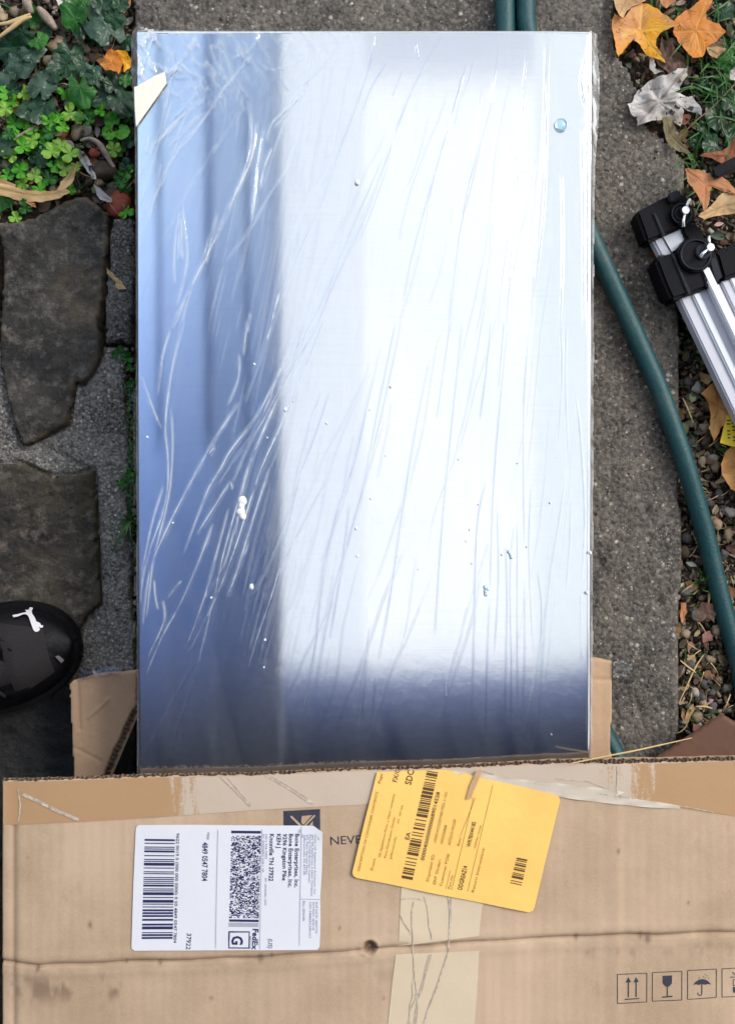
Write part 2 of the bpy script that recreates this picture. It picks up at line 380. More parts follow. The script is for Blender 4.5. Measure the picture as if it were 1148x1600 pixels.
M['label_yellow'] = plain('yellow_paper', srgb(252, 204, 112), .5, nsc=20, c2=srgb(248, 198, 108), bsc=30, bdist=.0012)
M['ink_navy'] = plain('navy_ink', srgb(44, 44, 92), .5)
M['ink_light'] = plain('pale_navy_ink', srgb(120, 122, 160), .5)
M['ink_brown'] = plain('brown_ink', srgb(92, 66, 36), .5)
M['ink_olive'] = plain('faint_ink', srgb(150, 112, 52), .5)
M['ink_box'] = plain('box_ink', srgb(44, 48, 66), .6, nsc=300, c2=srgb(62, 60, 70))
M['ink_black'] = plain('black_ink', srgb(42, 38, 38), .6)
M['hose'] = None
def hosem():
    m, t, p, o = nmat('green_hose'); co = coords(t)
    x = mixc(t, noise(t, co, 160, 5), srgb(3, 54, 60), srgb(12, 74, 78))
    x = mixc(t, ramp(t, noise(t, co, 500, 3, .7), [(.6, g_(0)), (.8, g_(.4))]), x, srgb(90, 130, 124))
    t.links.new(x, p.inputs['Base Color']); x = mixc(t, ramp(t, noise(t, co, 26, 5, .7), [(.48, g_(0)), (.7, g_(.35))]), x, srgb(84, 92, 84)); t.links.new(x, p.inputs['Base Color']); p.inputs['Roughness'].default_value = .5
    t.links.new(bump(t, noise(t, co, 420, 4), .7, .0008), p.inputs['Normal']); return m
M['hose'] = hosem()
M['black_plastic'] = plain('black_plastic', srgb(3, 3, 8), .5, bsc=700, bdist=.0001, nsc=120, c2=srgb(7, 8, 18), spec=.14)
M['dark_plastic'] = plain('worn_black_plastic', srgb(16, 19, 34), .4, bsc=500, bdist=.0002, spec=.25)
M['alu'] = plain('grey_painted_leg', srgb(204, 204, 214), .42, nsc=25, namt=.08)
M['alu_light'] = plain('bright_leg_rib', srgb(228, 230, 236), .35)
M['chrome'] = plain('zinc_bolt', (.75, .8, .82, 1), .3, 1.0)
M['shoe'] = plain('black_synthetic', srgb(4, 4, 8), .5, nsc=45, c2=srgb(20, 17, 20), bsc=160, bdist=.0008, spec=.18)
M['shoe_sole'] = plain('black_rubber', srgb(5, 5, 8), .7, spec=.2, bsc=300, bdist=.0004)
M['shoe_dark'] = plain('shoe_mesh', srgb(24, 19, 21), .8, bsc=600, bdist=.0008)
M['logo_white'] = plain('white_print', srgb(214, 208, 212), .6)
M['logo_grey'] = plain('grey_print', srgb(110, 102, 106), .6)
M['yellow_tag'] = plain('yellow_tag', srgb(236, 204, 20), .45, nsc=60, c2=srgb(214, 180, 20))

def setattr_f(me, name, vals):
    a = me.attributes.new(name, 'FLOAT', 'POINT'); a.data.foreach_set('value', np.asarray(vals, dtype=np.float32))

# ------------------------------------------------------------------ ground
def axis(lo, hi, res):
    a = list(np.arange(lo, hi, res)); s = res; x = hi; up = []
    while x < 60: up.append(x); s *= 1.5; x += s
    s = res; x = lo; dn = []
    while x > -60: s *= 1.5; x -= s; dn.append(x)
    return np.array(dn[::-1]+a+up)
X, Y = np.meshgrid(axis(-.36, .42, .004), axis(-.5, .52, .004))
Z = -.019+.004*fbm(X, Y, 22, 4, 2)+.0018*vn(X, Y, 160, 5)
me, _ = gridmesh('ground', X, Y, Z)
tag(link('ground', me, M['soil'], base=(0, 0, 0)), kind='structure')

# middle concrete slab
slabpoly = WL([(207, -700), (955, -700), (957, -20), (960, 70), (985, 112), (1003, 150), (1012, 195), (1040, 216), (1070, 252), (1066, 330), (1062, 420), (1062, 600), (1064, 760), (1067, 900), (1060, 985), (1062, 1080), (1060, 1160), (1066, 1300), (1066, 2300), (214, 2300), (214, 1000), (213, 600), (214, 340), (207, 335)], 0)
pits = [(938, 878, 4), (1030, 940, 5), (1000, 1110, 5), (1012, 800, 3), (960, 500, 3), (990, 640, 3)]
def pit(X, Y):
    z = 0
    for a, b, r in pits:
        p = W(a, b); z = z-.006*np.exp(-(((X-p.x)/(r*.0008))**2+((Y-p.y)/(r*.0012))**2))
    return z
slab('path', slabpoly, 0, -.05, M['concrete'], res=.0026, edge=.006, drop=.003, rough=.0012, jag=.0025, seed=4, base=(0, 0, 0), extra=pit)
tag(bpy.data.objects['path'], kind='structure')
PATH = bpy.data.objects['path']

# mortar bed and stones on the left
GB = [(-300, 728), (0, 724), (30, 721), (55, 733), (80, 742), (110, 741), (146, 733), (149, 800), (154, 900), (155, 944), (133, 968), (120, 1002), (104, 1050), (-300, 1052)]
GA = [(29, 682), (39, 695), (78, 677), (107, 661), (111, 630), (115, 598), (129, 601), (146, 577), (157, 551), (157, 530), (100, 400), (-4, 440)]
def grooves(X, Y):
    z = 0
    for G, wd, dp in ((GB, .0016, .009), (GA, .0016, .008)):
        d = np.abs(sdf(X, Y, WL(G, 0))+.0006*vn(X, Y, 150, 3))
        z = z-dp*np.exp(-(d/wd)**2)*np.clip(.7+.6*vn(X, Y, 40, 4), .1, 1)
    for a, b in (((60, 692), (146, 736)), ((124, 985), (150, 948)), ((196, 845), (203, 870))):
        A_, B_ = W(*a), W(*b); e = B_-A_; t = np.clip(((X-A_.x)*e.x+(Y-A_.y)*e.y)/e.length_squared, 0, 1)
        d = np.hypot(X-A_.x-e.x*t+.001*vn(X, Y, 120, 5), Y-A_.y-e.y*t); z = z-.004*np.exp(-(d/.0008)**2)
    return z
tag(slab('mortar_bed', WL([(-700, 541), (160, 541), (199, 541), (196, 600), (202, 700), (199, 780), (204, 850), (203, 930), (211, 1005), (212, 1052), (212, 1075), (-700, 1075)], -.003), -.004, -.05, M['mortar'], extra=grooves, res=.0018, edge=.006, drop=.002, rough=.0014, jag=.002, seed=9, base=(-.3, 0, 0)), kind='structure')
def flagstone(poly, z, mat, label, seed, zb=-.05, rough=.0016, name='flagstone', parent=None, layers=()):
    o = slab(name, WL(poly, z), z, zb, mat, parent or PATH, res=.0022, edge=.005, drop=.0032, rough=rough, jag=.0022, seed=seed, rs=28, extra=lambda X, Y: .0016*np.clip(fbm(X, Y, 24, 4, seed+6)*4, -1, 1)-.0010*np.clip(fbm(X, Y, 45, 3, seed+8)*8-2, 0, 1))
    me = o.data; n = len(me.vertices); a = np.empty(n*3); me.vertices.foreach_get('co', a); a = a.reshape(-1, 3)+np.array(wl(o))
    D = sdf(a[:, 0], a[:, 1], WL(poly, z)); e = np.clip(1-D/.005, 0, 1)*np.clip(.5+fbm(a[:, 0], a[:, 1], 90, 3, seed)*1.4, 0, 1)
    setattr_f(me, 'edge', e*.8); o['label'] = label; return o
A = [(-4, 348), (26, 344), (52, 337), (86, 321), (120, 306), (138, 307), (157, 321), (170, 337), (167, 395), (163, 447), (157, 499), (157, 551), (146, 577), (129, 601), (115, 598), (111, 630), (107, 661), (78, 677), (39, 695), (29, 682), (16, 656), (8, 604), (-2, 560), (-3, 500), (4, 440), (0, 390)]
flagstone(A, .004, M['flag'], 'large dark grey flagstone with tan worn edges', 11)
flagstone([(-260, 330), (-20, 350), (-8, 420), (-6, 520), (-8, 700), (-260, 715)], .002, M['flag'], 'grey flagstone at the frame edge', 12)
flagstone([(-300, 728), (0, 724), (30, 721), (55, 733), (80, 742), (110, 741), (146, 733), (149, 800), (154, 900), (155, 944), (133, 968), (120, 1002), (104, 1050), (-300, 1052)], .003, M['flag2'], 'mossy brown flagstone behind the shoe', 21, rough=.0035)
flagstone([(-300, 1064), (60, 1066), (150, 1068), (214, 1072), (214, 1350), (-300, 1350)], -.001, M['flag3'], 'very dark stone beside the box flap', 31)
flagstone([(176, 337), (205, 341), (211, 346), (209, 430), (206, 500), (204, 534), (164, 537), (165, 450), (171, 390)], .001, M['paver'], 'narrow cement paver with dark stains', 41, name='paver', rough=.0012)
flagstone([(-400, 330), (-20, 352), (-40, 352)], .0, M['flag'], 'stone', 51) if False else None
flagstone([(207, 560), (212, 560), (213, 1000), (207, 1000), (209, 800)], -.003, M['mortar'], 'thin sliver of cement along the joint', 61, name='cement_strip', rough=.0015)

# ------------------------------------------------------------------ leaves
def rad_tmpl(kind, a):
    """polar radius 0..1 for template leaves, a=0 is the tip"""
    if kind == 'maple':
        r = .34
        for c, h, wd in ((0, 1.0, .30), (1.05, .86, .28), (-1.05, .86, .28), (2.1, .58, .30), (-2.1, .58, .30)):
            d = abs((a-c+math.pi) % (2*math.pi)-math.pi); r = max(r, .34+(h-.34)*max(0, 1-d/wd/1.5)**1.1+(.10 if .1 < d < .28 else 0)*h)
        return r
    if kind == 'ivy':
        r = .52
        for c, h, wd in ((0, 1.0, .55), (1.25, .80, .5), (-1.25, .80, .5), (2.35, .66, .45), (-2.35, .66, .45)):
            d = abs((a-c+math.pi) % (2*math.pi)-math.pi); r = max(r, .52+(h-.52)*max(0, math.cos(min(d/wd, math.pi/2)))**1.0)
        if abs(abs(a)-math.pi) < .3: r *= .45
        return r
    if kind == 'trefoil':
        x = abs(math.cos(1.5*a))**.45; n = abs((a*3/(2*math.pi)+.5) % 1-.5)*2
        return .12+.88*x*(1-.14*math.exp(-(n/.16)**2))
    if kind == 'oval':
        return .42/math.sqrt((.42*math.cos(a))**2+(math.sin(a))**2)
    if kind == 'heart':
        return (.62+.38*abs(math.cos(a/2)))*(1 if abs(abs(a)-math.pi) > .35 else .55)
def leaf_mesh(name, bnd, c, z0, curl=.003, seed=0, rings=6, tips=None, tilt=(0, 0), wave=.0012, fold=0.0):
    """bnd: world xy boundary, c: world xy centre"""
    rr = random.Random(seed); n = len(bnd); V = [(c[0], c[1])]; T = [0.0]
    for k in range(1, rings+1):
        s = k/rings
        for b in bnd: V.append((c[0]+(b[0]-c[0])*s, c[1]+(b[1]-c[1])*s)); T.append(s)
    V = np.array(V); T = np.array(T); dx = V[:, 0]-c[0]; dy = V[:, 1]-c[1]
    ang = np.arctan2(dy, dx); size = max(math.hypot(b[0]-c[0], b[1]-c[1]) for b in bnd)
    ph = rr.random()*6.28
    r = np.hypot(dx, dy)/size
    wave = wave*1.6
    z = z0+.0010*np.clip(1-np.abs(fbm(V[:, 0], V[:, 1], 130, 2, seed+2))*4, 0, 1)*r+curl*(r**2)*(1+.8*np.cos(2*ang+ph))+wave*fbm(V[:, 0], V[:, 1], 90, 3, seed)+tilt[0]*dx+tilt[1]*dy
    z += abs(fold)*np.abs(dx*math.sin(ph)-dy*math.cos(ph))*(1 if fold > 0 else -1)
    z += .0012*np.sin(ang*7+ph)*r**2
    vein = np.zeros(len(V))
    if tips:
        for tx, ty in tips:
            ux, uy = tx-c[0], ty-c[1]; L = math.hypot(ux, uy)+1e-9; ux /= L; uy /= L
            al = dx*ux+dy*uy; pe = np.abs(dx*uy-dy*ux)
            vein = np.maximum(vein, np.where((al > 0) & (al < L*.97), np.exp(-(pe/(size*.028))**2), 0))
            for q in (.3, .5, .7):   # side veins
                for sg in (-1, 1):
                    ox, oy = dx-ux*L*q, dy-uy*L*q; vx = ux*.7-sg*uy*.7; vy = uy*.7+sg*ux*.7
                    a2 = ox*vx+oy*vy; p2 = np.abs(ox*vy-oy*vx)
                    vein = np.maximum(vein, np.where((a2 > 0) & (a2 < L*.4), .7*np.exp(-(p2/(size*.02))**2), 0))
    Fs = [(0, 1+i, 1+(i+1) % n) for i in range(n)]
    for k in range(rings-1):
        o0 = 1+k*n; o1 = o0+n
        for i in range(n): Fs.append((o0+i, o1+i, o1+(i+1) % n, o0+(i+1) % n))
    me = bpy.data.meshes.new(name); me.from_pydata([(V[i, 0], V[i, 1], z[i]) for i in range(len(V))], [], Fs)
    setattr_f(me, 'vein', vein); return me
def dens(pts, k=3):
    out = []; n = len(pts)
    for i in range(n):
        a = Vector(pts[i][:2]); b = Vector(pts[(i+1) % n][:2])
        for j in range(k):
            q = a+(b-a)*(j/k); out.append(q+Vector((float(vn(q.x, q.y, 330, 2)), float(vn(q.x, q.y, 330, 6))))*.0007)
    return out
def outline_leaf(name, px, c, z, mat, tips=(), label=None, cat='leaf', group=None, parent=None, **kw):
    b = dens(WL(px, z), 5); cc = W(c[0], c[1], z)
    me = leaf_mesh(name, b, cc, z, tips=[W(*q, z)[:2] for q in tips], rings=8, **kw)
    o = link(name, me, mat, parent)
    if parent is None: tag(o, label, cat, group)
    return o
def tmpl_leaf(name, kind, px, py, size, rot, z, mat, n=40, parent=None, asp=1.0, rings=6, jitter=.05, **kw):
    c = W(px, py, z); s = size*(CZ-z)/F; bnd = []; rr = random.Random(int(px*31+py*7))
    a0 = R(rot)
    for i in range(n):
        a = -math.pi+2*math.pi*i/n; r = rad_tmpl(kind, a)*(1+jitter*(rr.random()-.5)*2)
        x = r*math.cos(a)*s; y = r*math.sin(a)*s*asp
        bnd.append((c.x+x*math.cos(a0)-y*math.sin(a0), c.y+x*math.sin(a0)+y*math.cos(a0)))
    ta = {'maple': (0, 1.05, -1.05, 2.1, -2.1), 'ivy': (0, 1.25, -1.25, 2.35, -2.35), 'trefoil': (0, 2.094, -2.094), 'oval': (0, 3.14), 'heart': (0,)}[kind]
    tips = [(c.x+math.cos(a+a0)*s*.9*rad_tmpl(kind, a), c.y+math.sin(a+a0)*s*.9*rad_tmpl(kind, a)) for a in ta]
    me = leaf_mesh(name, bnd, c, z, tips=tips, rings=rings, seed=int(px*3+py), **kw)
    return link(name, me, mat, parent)

# ------------------------------------------------------------------ litter and gravel (stuff)
ICO = bmesh.new(); bmesh.ops.create_icosphere(ICO, subdivisions=1, radius=1); IV = np.array([v.co[:] for v in ICO.verts]); IF = np.array([[v.index for v in f.verts] for f in ICO.faces]); ICO.free()
def inpoly(n, poly, z):
    P = WL(poly, z); xs = [p.x for p in P]; ys = [p.y for p in P]; out = []
    while len(out) < n:
        x = rng.uniform(min(xs), max(xs), n); y = rng.uniform(min(ys), max(ys), n)
        k = sdf(x, y, P) > 0; out += list(zip(x[k], y[k]))
    return np.array(out[:n])
def scatter(name, pts, smin, smax, flat, colors, z, mat, elong=(1, 1.6), zj=.003, smooth=True):
    n = len(pts); nv = len(IV)
    V = np.repeat(IV[None], n, 0).copy(); V += rng.normal(0, .10, V.shape)
    s = rng.uniform(smin, smax, n)*rng.uniform(.6, 1, n); e = rng.uniform(elong[0], elong[1], n)
    V[:, :, 0] *= (s*e)[:, None]; V[:, :, 1] *= s[:, None]; V[:, :, 2] *= (s*flat)[:, None]
    a = rng.uniform(0, 6.28, n); ti = rng.normal(0, .35, n)
    x = V[:, :, 0].copy(); zz = V[:, :, 2].copy()
    V[:, :, 0] = x*np.cos(ti)[:, None]-zz*np.sin(ti)[:, None]; V[:, :, 2] = x*np.sin(ti)[:, None]+zz*np.cos(ti)[:, None]
    x = V[:, :, 0].copy(); y = V[:, :, 1].copy()
    V[:, :, 0] = x*np.cos(a)[:, None]-y*np.sin(a)[:, None]+pts[:, 0][:, None]; V[:, :, 1] = x*np.sin(a)[:, None]+y*np.cos(a)[:, None]+pts[:, 1][:, None]
    V[:, :, 2] += z+rng.uniform(0, zj, n)[:, None]
    Fc = (IF[None]+(np.arange(n)*nv)[:, None, None]).reshape(-1, 3)
    me = bpy.data.meshes.new(name); me.vertices.add(n*nv); me.vertices.foreach_set('co', V.reshape(-1))
    me.loops.add(len(Fc)*3); me.loops.foreach_set('vertex_index', Fc.reshape(-1)); me.polygons.add(len(Fc))
    me.polygons.foreach_set('loop_start', np.arange(len(Fc))*3); me.polygons.foreach_set('loop_total', np.full(len(Fc), 3)); me.update(calc_edges=True)
    C = np.array([c[:3] for c in colors]); ci = C[rng.integers(0, len(C), n)]*rng.uniform(.6, 1.15, (n, 1))
    col = np.ones((n, nv, 4), np.float32); col[:, :, :3] = ci[:, None, :]
    at = me.attributes.new('tint', 'FLOAT_COLOR', 'POINT'); at.data.foreach_set('color', col.reshape(-1))
    o = link(name, me, mat, None, (0, 0, 0), smooth); o['kind'] = 'stuff'; return o
TL = [(-60, -60), (207, -60), (207, 345), (170, 335), (138, 300), (86, 318), (0, 345), (-60, 345)]
TR = [(955, -60), (1220, -60), (1220, 420), (1062, 420), (1070, 252), (1012, 195), (960, 70)]
RS = [(1060, 400), (1220, 400), (1220, 1260), (1060, 1260)]
GAP = [(196, 545), (214, 545), (214, 1060), (203, 1060), (199, 780)]
litc = [srgb(92, 74, 56), srgb(60, 48, 38), srgb(130, 110, 86), srgb(48, 40, 34), srgb(78, 64, 44), srgb(150, 134, 112)]
pts = np.concatenate([inpoly(2200, TL, -.018), inpoly(1700, TR, -.018), inpoly(5200, RS, -.018)])
o = scatter('leaf_litter', pts, .0009, .0030, .25, litc, -.017, M['tint'], (1.2, 3.6), .007, smooth=False)
tag(o, 'dark crumbled leaf litter and twigs over the soil', 'leaf litter')
grav = [srgb(120, 110, 98), srgb(92, 86, 80), srgb(150, 138, 120), srgb(66, 58, 50), srgb(108, 86, 66), srgb(176, 170, 160), srgb(70, 60, 48)]
pts = np.concatenate([inpoly(480, RS, -.018), inpoly(190, TL, -.018), inpoly(120, TR, -.018), inpoly(60, GAP, -.018)])
o = scatter('gravel', pts, .0016, .0052, .6, grav, -.0155, M['tint'], (1, 1.7), .005)
tag(o, 'small grey and tan gravel in the bed beside the path', 'gravel')
# fine grit lying on the slab
pts = inpoly(420, [(925, 0), (960, 0), (1060, 260), (1060, 1150), (925, 1150)], 0)
o = scatter('grit', pts, .0005, .0013, .6, grav, .0006, M['tint'], (1, 1.6), .0002)
tag(o, 'pale grit scattered on the concrete path', 'grit')
def blades(name, specs, mat, label, cat):
    V = []; Fs = []
    for (x0, y0, x1, y1, wd, z0, z1) in specs:
        a = W(x0, y0, z0); b = W(x1, y1, z1); d = (b-a); s = Vector((-d.y, d.x, 0)).normalized()*wd*.0006
        arch = abs(d.length)*.15
        k0 = len(V); n = 5; sag = random.uniform(-.12, .12)
        for i in range(n):
            t = i/(n-1); p = a+d*t+Vector((0, 0, arch*math.sin(math.pi*t)))+s.normalized()*sag*d.length*math.sin(math.pi*t); ww = s*(1-t*.9)
            V += [p-ww, p+Vector((0, 0, -.0004)), p+ww]
        for i in range(n-1):
            for j in range(2): q = k0+i*3+j; Fs.append((q, q+1, q+4, q+3))
    o = mobj(name, V, Fs, mat, None, (0, 0, 0), True); tag(o, label, cat, kind='stuff'); return o
sp = []
for i in range(150):
    x = random.uniform(1010, 1160); y = random.uniform(-10, 300)
    if x < 1075 and y > 60: x += 60
    a = random.uniform(0, 6.28); L = random.uniform(18, 60); sp.append((x, y, x+math.cos(a)*L, y+math.sin(a)*L, random.uniform(1, 3.2), -.014, random.uniform(-.008, .008)))
for i in range(75):
    x = random.uniform(1064, 1120); y = random.choice([random.uniform(500, 560), random.uniform(600, 700), random.uniform(1000, 1140), random.uniform(880, 960)])
    a = random.uniform(0, 6.28); L = random.uniform(8, 26); sp.append((x, y, x+math.cos(a)*L, y+math.sin(a)*L, random.uniform(1, 2.6), -.012, random.uniform(-.006, .004)))
for i in range(40):
    x = random.uniform(10, 205); y = random.uniform(0, 330); a = random.uniform(0, 6.28); L = random.uniform(12, 36); sp.append((x, y, x+math.cos(a)*L, y+math.sin(a)*L, random.uniform(1, 2), -.014, random.uniform(-.008, .004)))
blades('grass', sp, M['grass'], 'thin green grass growing through the leaf litter', 'grass')
sp = []
for i in range(60):
    x = random.uniform(1066, 1146); y = random.uniform(640, 1160); a = random.uniform(0, 6.28); L = random.uniform(8, 34); sp.append((x, y, x+math.cos(a)*L, y+math.sin(a)*L, random.uniform(.6, 1.3), -.008, -.006))
for i in range(26):
    x = random.uniform(0, 200); y = random.uniform(0, 330); a = random.uniform(0, 6.28); L = random.uniform(12, 40); sp.append((x, y, x+math.cos(a)*L, y+math.sin(a)*L, random.uniform(.6, 1.2), -.010, -.004))
blades('dry_grass', sp, M['straw'], 'dry straw coloured grass scattered on the gravel and soil', 'dry grass')

def scraps(pts, smin, smax, cols, z):
    V = []; Fs = []; C = []
    for (x, y) in pts:
        a = random.random()*6.28; L = random.uniform(smin, smax); w_ = L*random.uniform(.3, .8); zz = z+random.uniform(0, .007); tl = random.uniform(-.5, .5); cu = random.uniform(-.5, .9)
        col = [q*random.uniform(.6, 1.1) for q in random.choice(cols)[:3]]+[1]; k = len(V); n = 5
        for i in range(n):
            t = i/(n-1)*2-1; ww = w_*(1-t*t)**.6*random.uniform(.7, 1.2)+.0002
            for sgn in (-1, 0, 1):
                lx, ly = t*L, sgn*ww; V.append((x+lx*math.cos(a)-ly*math.sin(a), y+lx*math.sin(a)+ly*math.cos(a), zz+tl*lx+cu*abs(ly)+random.uniform(0, .0005))); C.append(col)
        for i in range(n-1):
            for j in range(2): q = k+i*3+j; Fs.append((q, q+1, q+4, q+3))
    o = mobj('leaf_scraps', V, Fs, M['tint'], None, (0, 0, 0), True)
    at = o.data.attributes.new('tint', 'FLOAT_COLOR', 'POINT'); at.data.foreach_set('color', np.array(C, np.float32).reshape(-1))
    tag(o, 'small torn brown and tan dead leaf scraps over the soil and gravel', 'dead leaves', kind='stuff')
scraps(list(inpoly(260, TL, 0))+list(inpoly(150, TR, 0))+list(inpoly(420, RS, 0)), .0022, .0075, [srgb(120, 92, 66), srgb(160, 132, 100), srgb(84, 64, 48), srgb(196, 176, 150), srgb(104, 96, 84), srgb(140, 96, 60)], -.015)
# ------------------------------------------------------------------ pebbles as things
def pebble(px, py, rx, ry, rot, mat, label, z=-.009, group=None, name='pebble', flat=.6, seed=0, cat='pebble'):
    bm = bmesh.new(); bmesh.ops.create_icosphere(bm, subdivisions=2, radius=1)
    rr = random.Random(int(px*7+py*3)); c = W(px, py, z); k = (CZ-z)/F
    off = (rr.random()*50, rr.random()*50)
    for v in bm.verts:
        f = 1+.5*float(vn(v.co.x+off[0], v.co.y+v.co.z*1.7+off[1], 1.3, 3)); v.co = Vector((v.co.x*rx*k*f, v.co.y*ry*k*f, v.co.z*min(rx, ry)*k*flat*f))
    bmesh.ops.rotate(bm, verts=bm.verts, cent=(0, 0, 0), matrix=Matrix.Rotation(R(rot), 3, 'Z')); bmesh.ops.translate(bm, verts=bm.verts, vec=c)
    o = bobj(name, bm, mat, None, None, True); tag(o, label, cat, group); return o
for a in [(90, 70, 15, 12, 20, 'peb_beige', 'knobbly beige stone among the dark ivy leaves'),
          (127, 55, 8, 6, 0, 'peb_tan', 'round tan pebble, upper of the pair left of the big ivy leaf'),
          (126, 66, 7, 5, 10, 'peb_beige', 'small beige pebble touching the round tan pebble above it'),
          (134, 78, 7, 7, 0, 'peb_tan', 'smooth round olive tan pebble above the orange curled leaf'),
          (146, 90, 9, 8, 30, 'peb_brown', 'brown pebble left of the orange curled leaf'),
          (24, 20, 9, 9, 60, 'peb_tan', 'pale tan pebble above the forked dry stem'),
          (4, 26, 9, 10, 0, 'peb_beige', 'cream pebble cut by the left edge of the frame'),
          (79, 97, 14, 9, -30, 'peb_beige', 'flat beige stone below the knobbly beige stone'),
          (109, 161, 12, 9, -60, 'peb_white', 'pale pinkish stone behind the bright clover'),
          (137, 203, 13, 10, -70, 'peb_white', 'whitish green flat stone above the curled grey stick'),
          (121, 208, 12, 10, 80, 'peb_tan', 'tan stone left of the whitish green stone'),
          (160, 268, 20, 13, 10, 'peb_brown', 'large muddy brown stone right of the curled grey stick'),
          (155, 284, 7, 6, 0, 'peb_beige', 'small pale pebble below the muddy brown stone'),
          (148, 240, 9, 7, 0, 'peb_red', 'small reddish brown stone inside the curled grey stick'),
          (187, 320, 19, 20, 15, 'peb_red', 'red brick fragment at the corner of the paver'),
          (11, 258, 11, 9, 0, 'peb_beige', 'cream ring shaped stone at the left edge below the clover')]:
    pebble(*a[:5], M[a[5]], a[6])
gp = [(1074, 598, 8, 7), (1090, 604, 11, 9), (1078, 640, 8, 6), (1098, 668, 12, 9), (1080, 690, 8, 7), (1102, 690, 9, 7), (1118, 662, 10, 8), (1080, 712, 7, 6),
      (1115, 716, 10, 7), (1096, 722, 8, 6), (1116, 728, 9, 7), (1086, 735, 7, 6), (1106, 745, 6, 5), (1122, 775, 12, 8), (1108, 785, 9, 6), (1140, 800, 10, 7), (1120, 820, 9, 8),
      (1136, 835, 8, 7), (1072, 840, 10, 8), (1070, 862, 9, 10), (1130, 866, 9, 8), (1072, 925, 8, 11), (1090, 962, 9, 8), (1104, 965, 8, 6), (1070, 990, 8, 7), (1078, 1040, 8, 7),
      (1090, 1060, 9, 7), (1104, 1068, 8, 7), (1112, 1082, 7, 6), (1085, 1082, 7, 6), (1100, 1100, 8, 7), (1088, 1120, 8, 10), (1112, 1108, 11, 7), (1120, 1062, 8, 7), (1096, 1090, 5, 5), (1135, 1075, 9, 7),
      (1128, 915, 10, 8), (1118, 985, 9, 7), (1110, 1030, 8, 6), (1076, 1105, 6, 6)]
pk = ['peb_grey', 'peb_tan', 'peb_grey', 'peb_beige', 'peb_brown', 'peb_white', 'peb_grey']
for i, (x, y, a, b) in enumerate(gp):
    pebble(x, y, a, b, (i*47) % 180, M[pk[(i*5) % 7]], 'rounded grey or tan pebble in the gravel bed right of the path', z=-.010, group='larger pebbles in the gravel bed right of the path')

# ------------------------------------------------------------------ ivy
def stem(name, pts, r, mat, parent, z0=-.012):
    return tube(name, spline([W(a, b, z0+random.uniform(-.001, .002)) for a, b in pts], 5), r, mat, parent, 6)
iv1 = thing('ivy_plant', 'dark green ivy with dusty lobed leaves nearest the top left corner', 'ivy', W(60, 90, -.018))
for a in [(35, 50, 30, 200, 'ivy'), (22, 78, 36, 170, 'ivy'), (48, 82, 24, 20, 'ivy_grey'), (36, 100, 34, 215, 'ivy_grey'), (14, 118, 26, 250, 'ivy_grey'), (55, 30, 22, 110, 'ivy_light'),
          (60, 62, 22, 300, 'ivy_light'), (72, 45, 17, 280, 'ivy'), (66, 138, 34, 80, 'ivy_grey'), (70, 166, 34, 240, 'ivy'), (48, 172, 24, 200, 'ivy'), (20, 140, 18, 10, 'ivy'), (88, 118, 22, 180, 'ivy')]:
    tmpl_leaf('leaf', 'ivy', *a[:4], random.uniform(-.004, .010), M[a[4]], parent=iv1, jitter=.09, asp=random.uniform(.8, 1.1), curl=random.uniform(-.004, .004), tilt=(random.uniform(-.3, .3), random.uniform(-.3, .3)), wave=.002)
stem('stem', [(5, 5), (40, 40), (55, 90), (60, 130), (95, 160)], .0011, M['ivy'], iv1)
iv2 = thing('ivy_plant', 'dark green ivy with one very large leaf beside the wrapped panel corner', 'ivy', W(150, 90, -.018))
for a in [(168, 45, 46, 115, 'ivy_grey'), (178, 28, 26, 60, 'ivy'), (110, 88, 36, 265, 'ivy'), (103, 102, 28, 200, 'ivy'), (118, 30, 32, 130, 'ivy_light'), (134, 10, 30, 60, 'ivy_light'), (110, 12, 22, 20, 'ivy_light'),
          (125, 40, 22, 270, 'ivy'), (198, 66, 20, 340, 'ivy'), (126, 138, 36, 280, 'ivy_light'), (140, 118, 24, 30, 'ivy_grey'), (166, 148, 30, 210, 'ivy'), (190, 158, 32, 320, 'ivy'), (178, 135, 22, 90, 'ivy'),
          (150, 122, 20, 150, 'ivy'), (196, 128, 14, 60, 'ivy_light'), (150, 60, 24, 80, 'ivy'), (188, 8, 20, 60, 'ivy'), (160, 10, 24, 100, 'ivy'), (203, 110, 16, 90, 'ivy')]:
    tmpl_leaf('leaf', 'ivy', *a[:4], random.uniform(-.004, .008), M[a[4]], parent=iv2, jitter=.09, asp=random.uniform(.8, 1.1), curl=random.uniform(-.004, .004), tilt=(random.uniform(-.3, .3), random.uniform(-.3, .3)), wave=.002)
stem('stem', [(150, 0), (152, 50), (150, 90), (140, 125), (165, 150)], .0011, M['ivy_light'], iv2)
iv3 = thing('ivy_plant', 'small bluish green ivy leaves low at the left edge and along the panel', 'ivy', W(100, 240, -.018))
for a in [(12, 228, 28, 160, 'ivy'), (16, 248, 22, 240, 'ivy'), (60, 240, 24, 300, 'ivy'), (70, 262, 20, 20, 'ivy'), (30, 262, 22, 200, 'ivy'), (190, 176, 18, 60, 'ivy'), (202, 222, 16, 60, 'ivy'), (188, 278, 16, 240, 'clover_dark'), (198, 262, 15, 90, 'ivy'),
          (196, 294, 14, 280, 'clover_dark'), (203, 186, 14, 70, 'clover_dark'), (184, 236, 14, 20, 'clover_dark'), (8, 310, 22, 240, 'ivy_light')]:
    tmpl_leaf('leaf', 'ivy', *a[:4], random.uniform(-.010, .0), M[a[4]], parent=iv3, curl=random.uniform(-.003, .003), tilt=(random.uniform(-.25, .25), random.uniform(-.25, .25)))
